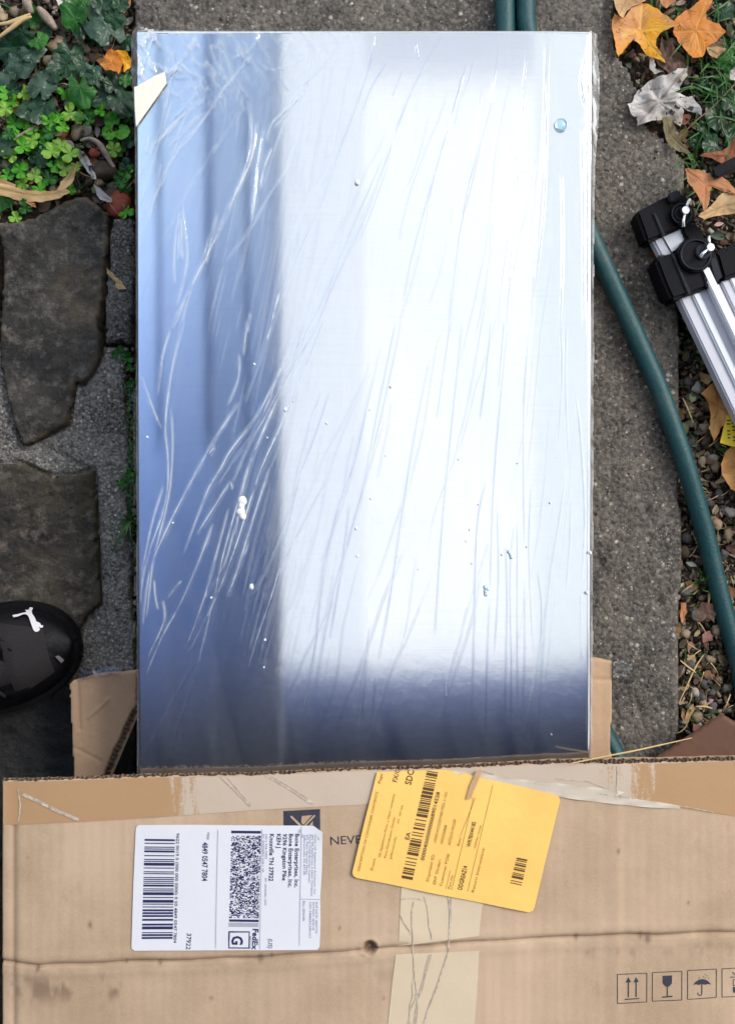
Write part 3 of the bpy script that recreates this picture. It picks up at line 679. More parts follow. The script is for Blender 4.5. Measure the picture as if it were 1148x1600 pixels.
# right edge: dark green vine in the top right corner
iv4 = thing('vine_plant', 'dark green heart-leaved vine in the soil right of the white leaf', 'vine', W(1120, 170, -.018))
for a in [(1128, 178, 30, 200, 'heart', 'ivy'), (1145, 165, 24, 60, 'heart', 'ivy'), (1105, 200, 20, 250, 'heart', 'ivy'), (1140, 90, 24, 210, 'ivy', 'ivy_light'), (1120, 70, 18, 250, 'heart', 'olive'), (1136, 60, 20, 300, 'ivy', 'ivy'), (1112, 140, 13, 200, 'heart', 'ivy'),
          (1098, 130, 12, 110, 'heart', 'ivy'), (1130, 140, 14, 30, 'heart', 'clover_dark'), (1140, 215, 24, 20, 'heart', 'ivy'), (1115, 228, 20, 200, 'heart', 'ivy'), (1090, 222, 15, 150, 'heart', 'ivy'), (1130, 20, 22, 40, 'ivy', 'ivy'), (1143, 120, 16, 90, 'heart', 'clover_dark')]:
    tmpl_leaf('leaf', a[4], *a[:4], random.uniform(-.012, -.004), M[a[5]], parent=iv4, curl=random.uniform(-.003, .003), tilt=(random.uniform(-.25, .25), random.uniform(-.25, .25)))
stem('stem', [(1148, 130), (1115, 165), (1085, 190), (1060, 215), (1036, 232)], .0007, M['olive'], iv4, -.004)
stem('stem', [(1148, 240), (1125, 190), (1128, 130), (1112, 100)], .0008, M['grass'], iv4, -.008)

# ------------------------------------------------------------------ clover
cl = [(11, 146, 15), (37, 147, 15), (101, 146, 11), (9, 171, 14), (23, 194, 17), (42, 190, 15), (79, 190, 15), (79, 206, 15), (51, 219, 16), (37, 229, 15), (18, 242, 15), (81, 236, 17), (110, 240, 17), (99, 199, 11), (110, 177, 16), (135, 176, 18),
      (158, 174, 11), (122, 184, 12), (178, 233, 14), (64, 252, 13), (102, 265, 13), (33, 266, 16), (56, 275, 14), (77, 280, 17), (37, 288, 13), (63, 296, 13), (109, 296, 13), (40, 324, 13), (25, 340, 11), (86, 260, 12), (198, 270, 13), (190, 285, 12),
      (198, 331, 14), (12, 274, 12), (95, 226, 12), (176, 214, 12), (68, 180, 11), (92, 184, 11), (120, 260, 10), (15, 210, 12), (50, 240, 12), (30, 212, 11), (70, 225, 11), (188, 552, 13), (200, 560, 10), (198, 748, 14), (190, 756, 10), (203, 740, 9), (204, 575, 8), (206, 600, 7), (50, 202, 12), (97, 250, 12), (66, 210, 10), (22, 160, 12), (60, 150, 10), (140, 190, 10)]
light = {1, 3, 14, 18, 20, 24, 36, 38, 5, 8, 10, 11, 12, 17, 22, 28, 34}
big = thing('clover_plant', 'bright green clover with three large round leaflets against the panel edge', 'clover', W(183, 200, -.018))
for (dx, dy, r) in ((176, 190, 14), (190, 206, 14), (173, 207, 13)):
    tmpl_leaf('leaflet', 'heart', dx, dy, r, math.degrees(math.atan2(-(dy-200), dx-182)), -.001, M['clover'], parent=big, curl=.001, n=24)
stem('stem', [(182, 200), (184, 215), (180, 232)], .0006, M['clover'], big, -.008)
for i, (x, y, r) in enumerate(cl):
    z = random.uniform(-.006, .003); m = M['clover_light'] if i in light else (M['clover_dark'] if i % 4 == 3 else M['clover'])
    if x > 185 and y > 500: z = -.004; m = M['clover_dark']
    t = thing('clover_plant', 'small three-leaf clover in the soil left of the panel', 'clover', W(x, y, -.018), 'small clover plants left of the panel')
    tmpl_leaf('leaf', 'trefoil', x, y, r*.98, random.uniform(0, 360), z, m, parent=t, n=48, curl=.0015, tilt=(random.uniform(-.3, .3), random.uniform(-.3, .3)), rings=4)
    b = W(x+random.uniform(-8, 8), y+random.uniform(-4, 12), -.018); c = W(x, y, z-.0004)
    tube('stem', spline([b, (b+c)/2+Vector((.001, 0, .002)), c], 3), .00045, m, t, 5)

# ------------------------------------------------------------------ fallen leaves
LZ = -.002
outline_leaf('fallen_leaf', [(1000, 5), (1012, 8), (1022, 14), (1032, 22), (1048, 36), (1058, 45), (1042, 48), (1030, 53), (1024, 62), (1022, 74), (1030, 88), (1035, 106), (1022, 95), (1008, 88), (1000, 72), (988, 64), (974, 62), (968, 74), (964, 92), (958, 70), (953, 40), (956, 26), (966, 38), (974, 30), (984, 16)],
             (1000, 48), .004, M['yellow_leaf'], [(1035, 104), (1056, 45), (1002, 8), (966, 60)], 'bright yellow orange maple leaf with brown spots overhanging the path', curl=.004, seed=3, fold=.15)
outline_leaf('fallen_leaf', [(1106, -16), (1112, 2), (1102, 20), (1104, 30), (1122, 38), (1132, 52), (1118, 66), (1104, 74), (1096, 90), (1080, 92), (1072, 80), (1060, 66), (1050, 50), (1052, 34), (1064, 22), (1078, 14), (1090, 4)],
             (1086, 48), .003, M['orange'], [(1110, -12), (1050, 50), (1096, 88), (1130, 52), (1072, 82)], 'dull orange maple leaf right of the bright yellow one', curl=.005, seed=8)
outline_leaf('fallen_leaf', [(955, -20), (1010, -30), (1008, 2), (992, 8), (978, 18), (970, 34), (962, 26), (958, 8)], (980, -4), .008, M['tan'], [(1008, 0), (962, 30)], 'pale tan leaf lying over the top edge of the yellow maple leaf', curl=.004, seed=5)
outline_leaf('fallen_leaf', [(1024, -20), (1052, -24), (1050, 2), (1040, 14), (1030, 2)], (1038, -6), .006, M['peach'], [(1040, 12)], 'small peach leaf tip at the top edge between two maple leaves', curl=.003, seed=6)
wl_pts = [(1072, 106), (1075, 116), (1066, 128), (1062, 140), (1044, 142), (1062, 146), (1075, 152), (1082, 148), (1090, 170), (1093, 184), (1080, 176), (1066, 168), (1066, 188), (1058, 203), (1050, 186), (1030, 188), (1012, 194), (994, 197), (994, 184), (985, 180), (977, 168), (986, 160), (990, 150), (1000, 138), (1012, 128), (1024, 122), (1040, 120), (1056, 110)]
outline_leaf('fallen_leaf', wl_pts, (1030, 156), .006, M['white_leaf'], [(1072, 106), (1092, 182), (994, 196), (978, 168), (1058, 200), (1012, 128)], 'crumpled bleached white leaf with dark holes on the path edge', curl=.006, seed=9, wave=.006)
outline_leaf('fallen_leaf', [(1030, 62), (1044, 68), (1060, 84), (1078, 104), (1070, 112), (1056, 110), (1044, 118), (1034, 112), (1024, 98), (1028, 78)], (1046, 92), .001, M['brown_leaf'], [(1076, 108), (1030, 64)], 'shrivelled dark brown leaf below the bright yellow one', curl=.006, seed=12, wave=.006)
outline_leaf('fallen_leaf', [(1028, 190), (1050, 186), (1054, 206), (1062, 226), (1071, 248), (1058, 242), (1044, 230), (1036, 210)], (1048, 214), .002, M['olive'], [(1070, 247), (1034, 190)], 'folded olive leaf under the bleached white leaf', curl=.003, seed=14, fold=.5)
outline_leaf('fallen_leaf', [(1148, 212), (1160, 222), (1170, 250), (1150, 252), (1136, 262), (1124, 254), (1112, 248), (1088, 246), (1108, 238), (1126, 236), (1138, 228)], (1136, 244), -.001, M['rust'], [(1090, 246), (1148, 214)], 'rusty orange leaf above the black strap tip', curl=.003, seed=15)
outline_leaf('fallen_leaf', [(1068, 265), (1090, 266), (1104, 272), (1124, 272), (1138, 284), (1150, 306), (1132, 300), (1120, 296), (1112, 292), (1106, 300), (1108, 312), (1102, 328), (1098, 338), (1094, 318), (1084, 300), (1074, 284)],
             (1102, 288), .052, M['peach'], [(1068, 266), (1150, 304), (1098, 337)], 'peach brown maple leaf resting on the folded frame', curl=.004, seed=17)
outline_leaf('fallen_leaf', [(1084, 342), (1098, 332), (1112, 318), (1124, 304), (1140, 300), (1170, 305), (1170, 340), (1150, 334), (1130, 336), (1110, 340), (1096, 347)], (1130, 322), .050, M['tan'], [(1086, 343), (1168, 320)], 'curled tan leaf under the peach leaf on the folded frame', curl=.005, seed=19, fold=.3)
outline_leaf('fallen_leaf', [(1116, 596), (1122, 604), (1130, 620), (1146, 640), (1150, 650), (1138, 660), (1126, 666), (1114, 690), (1106, 668), (1110, 648), (1106, 628), (1092, 616), (1104, 604)], (1122, 636), .002, M['pale_orange'], [(1092, 616), (1116, 598), (1110, 680), (1146, 648)], 'pale orange leaf half under the frame leg beside the path', curl=.004, seed=21)
outline_leaf('fallen_leaf', [(1132, 705), (1150, 690), (1200, 690), (1210, 740), (1190, 775), (1155, 772), (1140, 764), (1126, 744), (1124, 726)], (1164, 730), .002, M['pale_orange'], [(1126, 732), (1150, 692), (1146, 770), (1208, 740)], 'broad pale orange leaf at the right edge under the yellow tag', curl=.004, seed=22)
outline_leaf('fallen_leaf', [(1092, 582), (1104, 584), (1114, 592), (1104, 602), (1094, 596), (1090, 590)], (1102, 592), -.002, M['tan'], [(1112, 594)], 'small tan curled leaf just above the pale orange leaf by the leg', curl=.003, seed=23)
outline_leaf('fallen_leaf', [(1011, 396), (1020, 394), (1036, 398), (1034, 404), (1020, 402)], (1022, 399), .004, M['rust'], [(1036, 400)], 'tiny red brown leaf stuck at the lower black foot', curl=.002, seed=24)
outline_leaf('fallen_leaf', [(156, 100), (164, 92), (170, 80), (176, 78), (186, 84), (192, 94), (192, 106), (190, 124), (184, 114), (174, 110), (164, 108)], (176, 98), .008, M['orange'], [(157, 100), (190, 122), (172, 80)], 'small curled orange leaf on the ivy near the panel corner', curl=.005, seed=25)
outline_leaf('fallen_leaf', [(178, 80), (196, 80), (206, 92), (204, 104), (196, 116), (193, 100), (188, 88)], (196, 94), .005, M['yellow_leaf'], [(204, 94)], 'yellow green leaf behind the small curled orange leaf', curl=.004, seed=26)
outline_leaf('fallen_leaf', [(20, 156), (30, 158), (36, 172), (39, 184), (30, 182), (20, 174)], (28, 170), .001, M['rust'], [(38, 182)], 'glossy rust brown leaf at the left edge above the clover', curl=.004, seed=27)
outline_leaf('dry_husk', [(-20, 288), (14, 292), (40, 298), (80, 300), (108, 300), (116, 306), (98, 314), (70, 318), (38, 316), (14, 310), (-20, 306)], (50, 306), .002, M['husk'], [(114, 306), (-18, 296)], 'long pale husk lying along the top of the large flagstone', 'husk', curl=.002, seed=28, fold=.35)
outline_leaf('dry_husk', [(90, 302), (96, 284), (108, 272), (124, 256), (122, 268), (116, 280), (112, 290), (98, 300)], (106, 282), .004, M['husk'], [(124, 257), (92, 300)], 'pointed beige husk tip standing above the clover', 'husk', curl=.003, seed=29, fold=.4)
outline_leaf('dry_husk', [(-20, 276), (10, 282), (26, 288), (28, 300), (10, 300), (-20, 296)], (4, 290), -.001, M['tan'], [(26, 292)], 'short tan husk behind the long pale husk at the left edge', 'husk', curl=.002, seed=30, fold=.3)
outline_leaf('dry_husk', [(40, 316), (52, 317), (58, 320), (57, 325), (50, 323)], (50, 320), .005, M['peach'], [(57, 324)], 'tiny orange husk scrap below the long pale husk', 'husk', curl=.001, seed=31)
outline_leaf('dry_husk', [(167, 419), (172, 422), (182, 434), (190, 440), (199, 452), (186, 452), (182, 450), (186, 444), (176, 434), (168, 428)], (181, 441), .004, M['husk'], [(199, 451), (168, 420)], 'forked pale husk lying on the narrow cement paver', 'husk', curl=.001, seed=32)
outline_leaf('fallen_leaf', [(122, 232), (132, 238), (142, 252), (148, 258), (142, 262), (150, 272), (154, 284), (146, 282), (138, 268), (128, 256), (122, 244)], (136, 256), -.001, M['white_leaf'], [(150, 282), (124, 234)], 'torn grey white leaf skeleton below the curled stick', curl=.004, seed=33, wave=.006)
outline_leaf('fallen_leaf', [(148, 288), (158, 296), (176, 312), (176, 317), (158, 314), (152, 304)], (160, 306), -.002, M['white_leaf'], [(176, 315)], 'small pale edged leaf scrap above the paver corner', curl=.003, seed=34)
def tpath(name, px, r, mat, label, cat, z=-.004, n=8, parent=None, taper=True):
    P = spline([W(a, b, z+(c[0] if c else 0)) for a, b, *c in px], 6)
    rr = [r*(.35+.65*math.sin(math.pi*min(1, max(0, i/(len(P)-1)))*.9+.15)) if taper else r for i in range(len(P))]
    V, Fs = tube_geo(P, rr, n); o = mobj(name, V, Fs, mat, parent, None, True)
    if parent is None: tag(o, label, cat)
    return o
tpath('dry_stick', [(126, 220), (140, 217), (154, 224), (163, 236), (172, 252), (179, 262)], .0027, M['greybrown'], 'curled grey bark stick arching over the litter', 'stick', .004)
tpath('dry_twig', [(48, 22), (30, 30), (14, 36), (-10, 39)], .0022, M['straw'], 'thick beige dry stem, upper branch of the fork at the left edge', 'stem', .010)
tpath('dry_twig', [(50, 26), (34, 32), (18, 44), (-4, 60)], .0022, M['straw'], 'thick beige dry stem, lower branch of the fork at the left edge', 'stem', .011)
tpath('dry_stick', [(60, 12), (68, 22), (78, 34), (88, 46)], .0045, M['greybrown'], 'stubby grey bark piece between the ivy leaves', 'stick', .002)
tpath('dry_stick', [(40, -4), (44, 8), (50, 22)], .0050, M['greybrown'], 'grey brown bark piece at the top edge beside the forked stem', 'stick', .000)
tpath('dry_stick', [(24, 216), (36, 210), (46, 204), (58, 196)], .0020, M['greybrown'], 'thin dry brown stick among the clover', 'stick', .001)
tpath('dry_stick', [(186, -6), (190, 8), (188, 20)], .0042, M['greybrown'], 'pinkish bark piece at the top edge above the big ivy leaf', 'stick', -.002)
outline_leaf('fallen_leaf', [(184, 8), (192, -6), (204, -8), (206, 10), (196, 24), (188, 16)], (195, 6), .002, M['peach'], [(188, 18)], 'peach brown leaf at the top edge beside the panel corner', curl=.004, seed=36)
outline_leaf('fallen_leaf', [(88, -8), (108, -10), (110, 4), (100, 16), (92, 10)], (99, 2), .004, M['white_leaf'], [(100, 14)], 'shredded pale leaf scrap at the top edge among young ivy', curl=.004, seed=37)
outline_leaf('fallen_leaf', [(1064, 1105), (1068, 1108), (1070, 1120), (1068, 1128), (1063, 1120)], (1067, 1117), -.004, M['tan'], [(1067, 1128)], 'narrow tan leaf upright in the gravel near the dark board', curl=.002, seed=38)
outline_leaf('fallen_leaf', [(1083, 1100), (1086, 1108), (1078, 1120), (1070, 1133), (1069, 1122), (1074, 1110)], (1077, 1114), -.002, M['tan'], [(1070, 1132)], 'curled tan leaf beside the narrow upright one near the dark board', curl=.002, seed=39)
outline_leaf('fallen_leaf', [(1094, 940), (1110, 942), (1118, 960), (1112, 972), (1104, 964), (1092, 972), (1086, 960)], (1102, 956), -.004, M['brown_leaf'], [(1112, 970)], 'dark grey brown leaf between the path and the hose', curl=.003, seed=40)
outline_leaf('fallen_leaf', [(1062, 942), (1070, 940), (1072, 956), (1068, 970), (1062, 972)], (1067, 956), -.004, M['peach'], [(1066, 971)], 'brown pink leaf strip in the crack beside the path edge', curl=.002, seed=41)
outline_leaf('fallen_leaf', [(1142, 30), (1160, 26), (1160, 50), (1150, 46)], (1152, 38), -.002, M['olive'], [(1142, 32)], 'olive leaf scrap at the right edge near the top', curl=.002, seed=42)
outline_leaf('fallen_leaf', [(1120, 72), (1132, 78), (1126, 84), (1118, 92), (1108, 86), (1100, 76)], (1116, 82), .001, M['tan'], [(1118, 91)], 'cream leaf scrap below the dull orange maple leaf', curl=.002, seed=43)
outline_leaf('fallen_leaf', [(1138, 112), (1150, 106), (1160, 120), (1150, 128), (1138, 124)], (1148, 118), -.001, M['white_leaf'], [(1140, 122)], 'small white leaf scrap at the right edge', curl=.002, seed=44)
outline_leaf('fallen_leaf', [(1014, 92), (1022, 96), (1024, 108), (1034, 114), (1022, 118), (1014, 108)], (1021, 106), .001, M['white_leaf'], [(1034, 114)], 'thin curled white leaf edge above the bleached leaf', curl=.003, seed=45)
tpath('dry_twig', [(1060, 1098), (1074, 1068), (1086, 1042), (1098, 1024)], .0008, M['straw'], 'thin straw stalk slanting over the gravel near the path', 'stem', -.002)
tpath('dry_twig', [(1062, 1032), (1074, 1042), (1086, 1051)], .0009, M['straw'], 'short straw stalk from the path edge to the gravel', 'stem', -.001)
tpath('dry_twig', [(1086, 1104), (1100, 1104), (1112, 1107)], .0009, M['straw'], 'short level straw stalk above the dark board', 'stem', -.002)
tpath('dry_twig', [(890, 1193, .140), (960, 1179, .100), (1000, 1171, .060), (1080, 1153, .036)], .0008, M['straw'], 'long thin straw lying across the box edge and dark board', 'stem', 0)
tpath('dry_twig', [(1066, 622), (1074, 640), (1082, 660)], .0009, M['straw'], 'thin straw stalk beside the hose right of the path', 'stem', -.002)
tpath('dry_stick', [(0, 1114), (18, 1102), (36, 1092), (52, 1086)], .0017, M['straw'], 'pale dry stem lying below the shoe', 'stick', .006)
# little weeds in the joint beside the panel
gt = thing('grass_tuft', 'dark green grass tuft growing from the joint beside the panel', 'grass tuft', W(203, 815, -.01))
for (x1, y1, wd) in ((170, 828, 2), (178, 862, 4.5), (184, 850, 2.4), (190, 800, 2), (206, 745, 1.5), (196, 846, 2.6), (176, 812, 1.6), (208, 850, 1.6)):
    a = W(204, 812, -.006); b = W(x1, y1, .004); d = b-a; s = Vector((-d.y, d.x, 0)).normalized()*wd*.0006; V = []; Fs = []
    for i in range(6):
        t = i/5; p = a+d*t+Vector((0, 0, .006*math.sin(math.pi*t))); ww = s*(1-.85*t); V += [p-ww, p-Vector((0, 0, .0003)), p+ww]
    for i in range(5):
        for j in range(2): q = i*3+j; Fs.append((q, q+1, q+4, q+3))
    mobj('blade', V, Fs, M['grass'], gt, smooth=True)
V = []; Fs = []
P2 = inpoly(420, [(198, 600), (212, 590), (212, 860), (204, 860)], -.01)
for x, y in P2:
    a = random.random()*6.28; r = random.uniform(.0008, .0022); z = random.uniform(-.012, -.004); k = len(V)
    V += [(x, y, z), (x+r*math.cos(a), y+r*math.sin(a), z+.001), (x+1.6*r*math.cos(a+.5), y+1.6*r*math.sin(a+.5), z+.0005), (x+r*math.cos(a+1), y+r*math.sin(a+1), z+.001)]; Fs.append((k, k+1, k+2, k+3))
tag(mobj('moss', V, Fs, M['grass'], None, (0, 0, 0), True), 'tiny green moss and seedlings filling the joint beside the panel', 'moss', kind='stuff')
V = []; Fs = []
c0 = W(202, 407, .002)
for i in range(120):
    a = random.random()*6.28; L = random.uniform(.003, .007); x = c0.x+random.gauss(0, .003); y = c0.y+random.gauss(0, .004); k = len(V)
    dx, dy = math.cos(a), math.sin(a); V += [(x-dy*.0002, y+dx*.0002, .001), (x+dy*.0002, y-dx*.0002, .001), (x+dx*L, y+dy*L, .004)]; Fs.append((k, k+1, k+2))
tag(mobj('moss_tuft', V, Fs, M['olive'], None, None, True), 'pale green moss tuft on the narrow cement paver', 'moss', kind='stuff')

# ------------------------------------------------------------------ green garden hose
hz = .0092
ha = spline([W(796, -420, hz), W(788, -150, hz), W(788, 0, hz), W(790, 120, hz), W(796, 420, hz), W(830, 760, hz), W(866, 940, hz), W(897, 1040, hz), W(930, 1120, hz), W(966, 1190, hz), W(1000, 1270, hz), W(1015, 1420, hz), W(1000, 1650, hz)], 10)
hb = spline([W(826, -420, hz), W(820, -150, hz), W(821, 0, hz), W(826, 60, hz), W(868, 240, hz), W(914, 350, hz), W(942, 413, hz), W(971, 476, hz), W(1000, 541, hz), W(1027, 603, hz), W(1050, 666, hz), W(1071, 728, hz-.001), W(1099, 826, hz-.008), W(1116, 896, hz-.013), W(1132, 959, hz-.015), W(1157, 1052, hz-.015), W(1185, 1200, hz-.016), W(1230, 1400, hz-.016)], 10)
tag(tube('garden_hose', ha, .0090, M['hose'], None, 20), 'dark green garden hose running under the panel towards the cardboard box', 'hose')
tag(tube('garden_hose', hb, .0088, M['hose'], None, 20), 'dark green garden hose curving out from under the panel across the path', 'hose')

# ------------------------------------------------------------------ steel panel
ZP = .109
xl, xr = W(211, 700, ZP).x, W(927, 700, ZP).x
yt, yb = W(0, 47, ZP).y, W(0, 1420, ZP).y
def panel():
    th = .066; r = .0035; prof = []
    prof += [(xl+.002, ZP-th), (xl, ZP-th+.002)]
    for i in range(7): a = math.pi-math.pi/2*i/6; prof.append((xl+r+r*math.cos(a), ZP-r+r*math.sin(a)))
    prof.append((xl+r+.0006, ZP)); xs = W(850, 0, ZP).x; prof.append((xs-.002, ZP))
    for i in range(1, 15):          # the right side rolls off very gently
        t = i/14; x = xs+(xr-r-xs)*t; prof.append((x, ZP-.0014*t**2.2))
    for i in range(1, 7): a = math.pi/2-math.pi/2*i/6; prof.append((xr-r+r*math.cos(a), ZP-.0014-r+r*math.sin(a)))
    prof += [(xr, ZP-th+.002), (xr-.002, ZP-th)]
    n = len(prof); ys = [yt, yt-.0005, yt-.002, yt-.0032, yt-.0045, yb+.02, yb]
    V = []; drop = [.0022, .0006, .0001, 0, 0, 0, 0]
    for j, y in enumerate(ys):
        for (x, z) in prof:
            k = (z-(ZP-th))/th
            sh = (x-(xl+xr)/2)*-.012*((yt-y)/(yt-yb))        # panel narrows a hair towards the box
            V.append((x+sh, y, z-drop[j]*k))
    Fs = []
    for j in range(len(ys)-1):
        for i in range(n-1): Fs.append((j*n+i, j*n+i+1, (j+1)*n+i+1, (j+1)*n+i))
        Fs.append((j*n+n-1, j*n, (j+1)*n, (j+1)*n+n-1))
    Fs.append(tuple(range(n))[::-1]); Fs.append(tuple((len(ys)-1)*n+i for i in range(n)))
    return V, Fs
pan = thing('steel_panel', 'brushed stainless steel appliance door panel sliding out of the open cardboard box', 'metal panel', ((xl+xr)/2, (yt+yb)/2, .040))
V, Fs = panel(); me = bpy.data.meshes.new('door_skin'); me.from_pydata(V, [], Fs)
bm = bmesh.new(); bm.from_mesh(me); bmesh.ops.recalc_face_normals(bm, faces=bm.faces); bm.to_mesh(me); bm.free()
uv = me.uv_layers.new(name='UVMap')
for l in me.loops: c = me.vertices[l.vertex_index].co; uv.data[l.index].uv = (c.x, c.y)
sk = link('door_skin', me, M['steel'], pan)
for p_ in sk.data.polygons:
    if abs(p_.normal.z) > .99999 or len(p_.vertices) > 4: p_.use_smooth = False
bm = bmesh.new(); bmesh.ops.create_cube(bm, size=1)
for v in bm.verts: v.co = Vector(((xl+xr)/2+v.co.x*(xr-xl-.018), (yt+yb)/2+v.co.y*(yt-yb-.012), .034+v.co.z*.012))
bmesh.ops.bevel(bm, geom=list(bm.edges), offset=.002, segments=2, affect='EDGES')
bobj('door_backing', bm, M['steel_side'], pan)

# ------------------------------------------------------------------ stretch film round the panel
C1 = lambda p: crop(p, 200, 20, .3484); C2 = lambda p: crop(p, 560, 20, .3484); C3 = lambda p: crop(p, 200, 500, .45); C4 = lambda p: crop(p, 560, 500, .45)
creases = []   # (points, half width px, height mm, milk)
def cr(pts, w=2.4, h=.5, m=.8): creases.append((pts, w*1.3, h*1.25, min(1, m*1.15)))
for p, *a in [([(620, 0), (540, 150), (455, 320), (360, 450), (320, 520), (270, 610), (185, 830)], 2.2, .6, .9), ([(640, 0), (560, 170), (480, 330), (420, 430), (360, 575)], 2, .5, .8),
    ([(680, 0), (600, 200), (520, 390), (450, 550), (370, 800), (290, 1000), (205, 1165)], 2.6, .7, .85), ([(650, 30), (540, 230), (430, 480), (380, 640), (330, 820), (300, 960), (240, 1210)], 2.4, .6, .9),
    ([(600, 30), (520, 200), (460, 350)], 2, .4, .7), ([(385, 285), (330, 370), (270, 470), (200, 600), (130, 740), (75, 880), (50, 1080)], 2.4, .6, .9), ([(355, 560), (300, 650), (240, 745)], 2.2, .6, .9),
    ([(295, 700), (250, 830), (180, 990), (120, 1100), (60, 1240)], 2.2, .5, .8), ([(185, 905), (140, 965)], 2, .5, .9), ([(120, 970), (125, 1050), (70, 1170)], 2, .5, .8), ([(90, 900), (95, 960), (105, 1010)], 1.8, .5, .8),
    ([(45, 190), (80, 290), (115, 375)], 1.8, .5, .9), ([(195, 0), (160, 140), (140, 260), (130, 380), (140, 500), (130, 640), (60, 850), (40, 1000)], 2, .5, .8), ([(150, 30), (120, 130), (103, 270)], 1.8, .4, .8),
    ([(150, 300), (155, 450), (140, 620), (90, 830), (60, 1050)], 1.8, .5, .7), ([(125, 570), (80, 720), (45, 900)], 1.6, .4, .7), ([(495, 500), (450, 640), (400, 800), (345, 960)], 2, .5, .8),
    ([(350, 650), (310, 800), (260, 980), (200, 1145)], 1.8, .4, .7), ([(600, 530), (560, 700), (510, 920), (450, 1100), (405, 1255)], 2.2, .6, .75), ([(700, 250), (650, 400), (600, 530)], 1.5, .3, .3),
    ([(889, 50), (830, 300), (790, 480), (720, 690), (670, 950), (650, 1130), (620, 1280), (590, 1500)], 1.8, .4, .3), ([(889, 350), (830, 540), (770, 750), (700, 1000), (650, 1280)], 1.8, .35, .25),
    ([(850, 200), (780, 520), (740, 650), (690, 800), (660, 980)], 1.8, .4, .3), ([(770, 640), (740, 870), (700, 1110)], 1.5, .3, .25), ([(840, 1070), (820, 1200), (790, 1400)], 1.6, .3, .3),
    ([(240, 1180), (150, 1330), (60, 1510)], 2.4, .4, .12), ([(250, 1200), (180, 1400), (130, 1560)], 2.4, .4, .12), ([(415, 0), (400, 125)], 1.5, .4, .8), ([(387, 120), (383, 205), (345, 300)], 1.5, .4, .7), ([(505, 0), (483, 70)], 2, .4, .8),
    ([(440, 440), (400, 590), (370, 750)], 1.6, .4, .7), ([(420, 770), (390, 850), (345, 965)], 1.6, .4, .7), ([(375, 700), (330, 860), (255, 985)], 1.5, .4, .7), ([(300, 440), (280, 470)], 2.6, .6, .9), ([(355, 560), (362, 585)], 2, .5, .9)]: cr(C3(p), *a)
for p, *a in [([(1000, 80), (870, 240), (760, 360), (690, 520), (600, 780)], 2, .5, .5), ([(820, 320), (720, 430), (650, 490), (615, 580)], 2.4, .5, .7), ([(770, 350), (700, 470), (640, 520)], 3, .5, .6), ([(650, 600), (610, 700), (595, 790)], 2.6, .5, .7),
    ([(580, 160), (440, 330), (330, 490), (210, 640), (120, 830), (90, 950)], 2, .5, .6), ([(540, 385), (555, 560), (520, 720), (430, 930), (350, 1100), (270, 1260), (190, 1434)], 3, .6, .8), ([(575, 490), (555, 650), (480, 820), (430, 930)], 3.2, .6, .8),
    ([(610, 515), (580, 700), (555, 950)], 3.4, .6, .8), ([(240, 850), (260, 1000), (265, 1130), (215, 1330)], 2.4, .5, .7), ([(240, 850), (210, 1060), (210, 1230)], 2.2, .4, .6), ([(235, 900), (238, 1120)], 7, .5, .45), ([(800, 180), (650, 260), (560, 200)], 2, .5, .5),
    ([(320, 90), (230, 230), (80, 400)], 2.2, .5, .5), ([(360, 370), (220, 490), (80, 640)], 2.4, .6, .65), ([(330, 450), (180, 610)], 3, .5, .5), ([(1148, 640), (1000, 980), (900, 1230), (800, 1434)], 1.8, .5, .3), ([(1148, 700), (1050, 950), (930, 1200), (850, 1400)], 1.8, .5, .3),
    ([(1110, 160), (1030, 400), (940, 640), (870, 850), (790, 1020), (700, 1250), (640, 1434)], 1.8, .4, .35), ([(680, 1250), (640, 1400)], 3, .5, .8), ([(550, 1350), (535, 1434)], 2, .4, .8), ([(370, 990), (330, 1130), (280, 1250), (235, 1420)], 2, .5, .7),
    ([(400, 900), (350, 1130)], 2.2, .4, .6), ([(100, 540), (80, 640)], 2, .4, .5), ([(150, 670), (120, 830)], 2, .4, .5), ([(200, 480), (290, 400)], 3, .5, .4), ([(160, 300), (360, 290)], 1.6, .3, .4), ([(720, 180), (690, 300), (730, 360)], 1.8, .4, .4), ([(30, 50), (200, 90), (330, 90)], 2.4, .5, .5),
    ([(120, 100), (90, 180), (50, 300)], 2, .4, .5), ([(230, 230), (300, 290)], 2, .4, .4), ([(590, 80), (560, 150), (450, 220)], 2, .4, .4), ([(420, 180), (410, 300)], 2, .3, .3), ([(650, 170), (560, 120)], 1.6, .3, .3)]: cr(C1(p), *a)
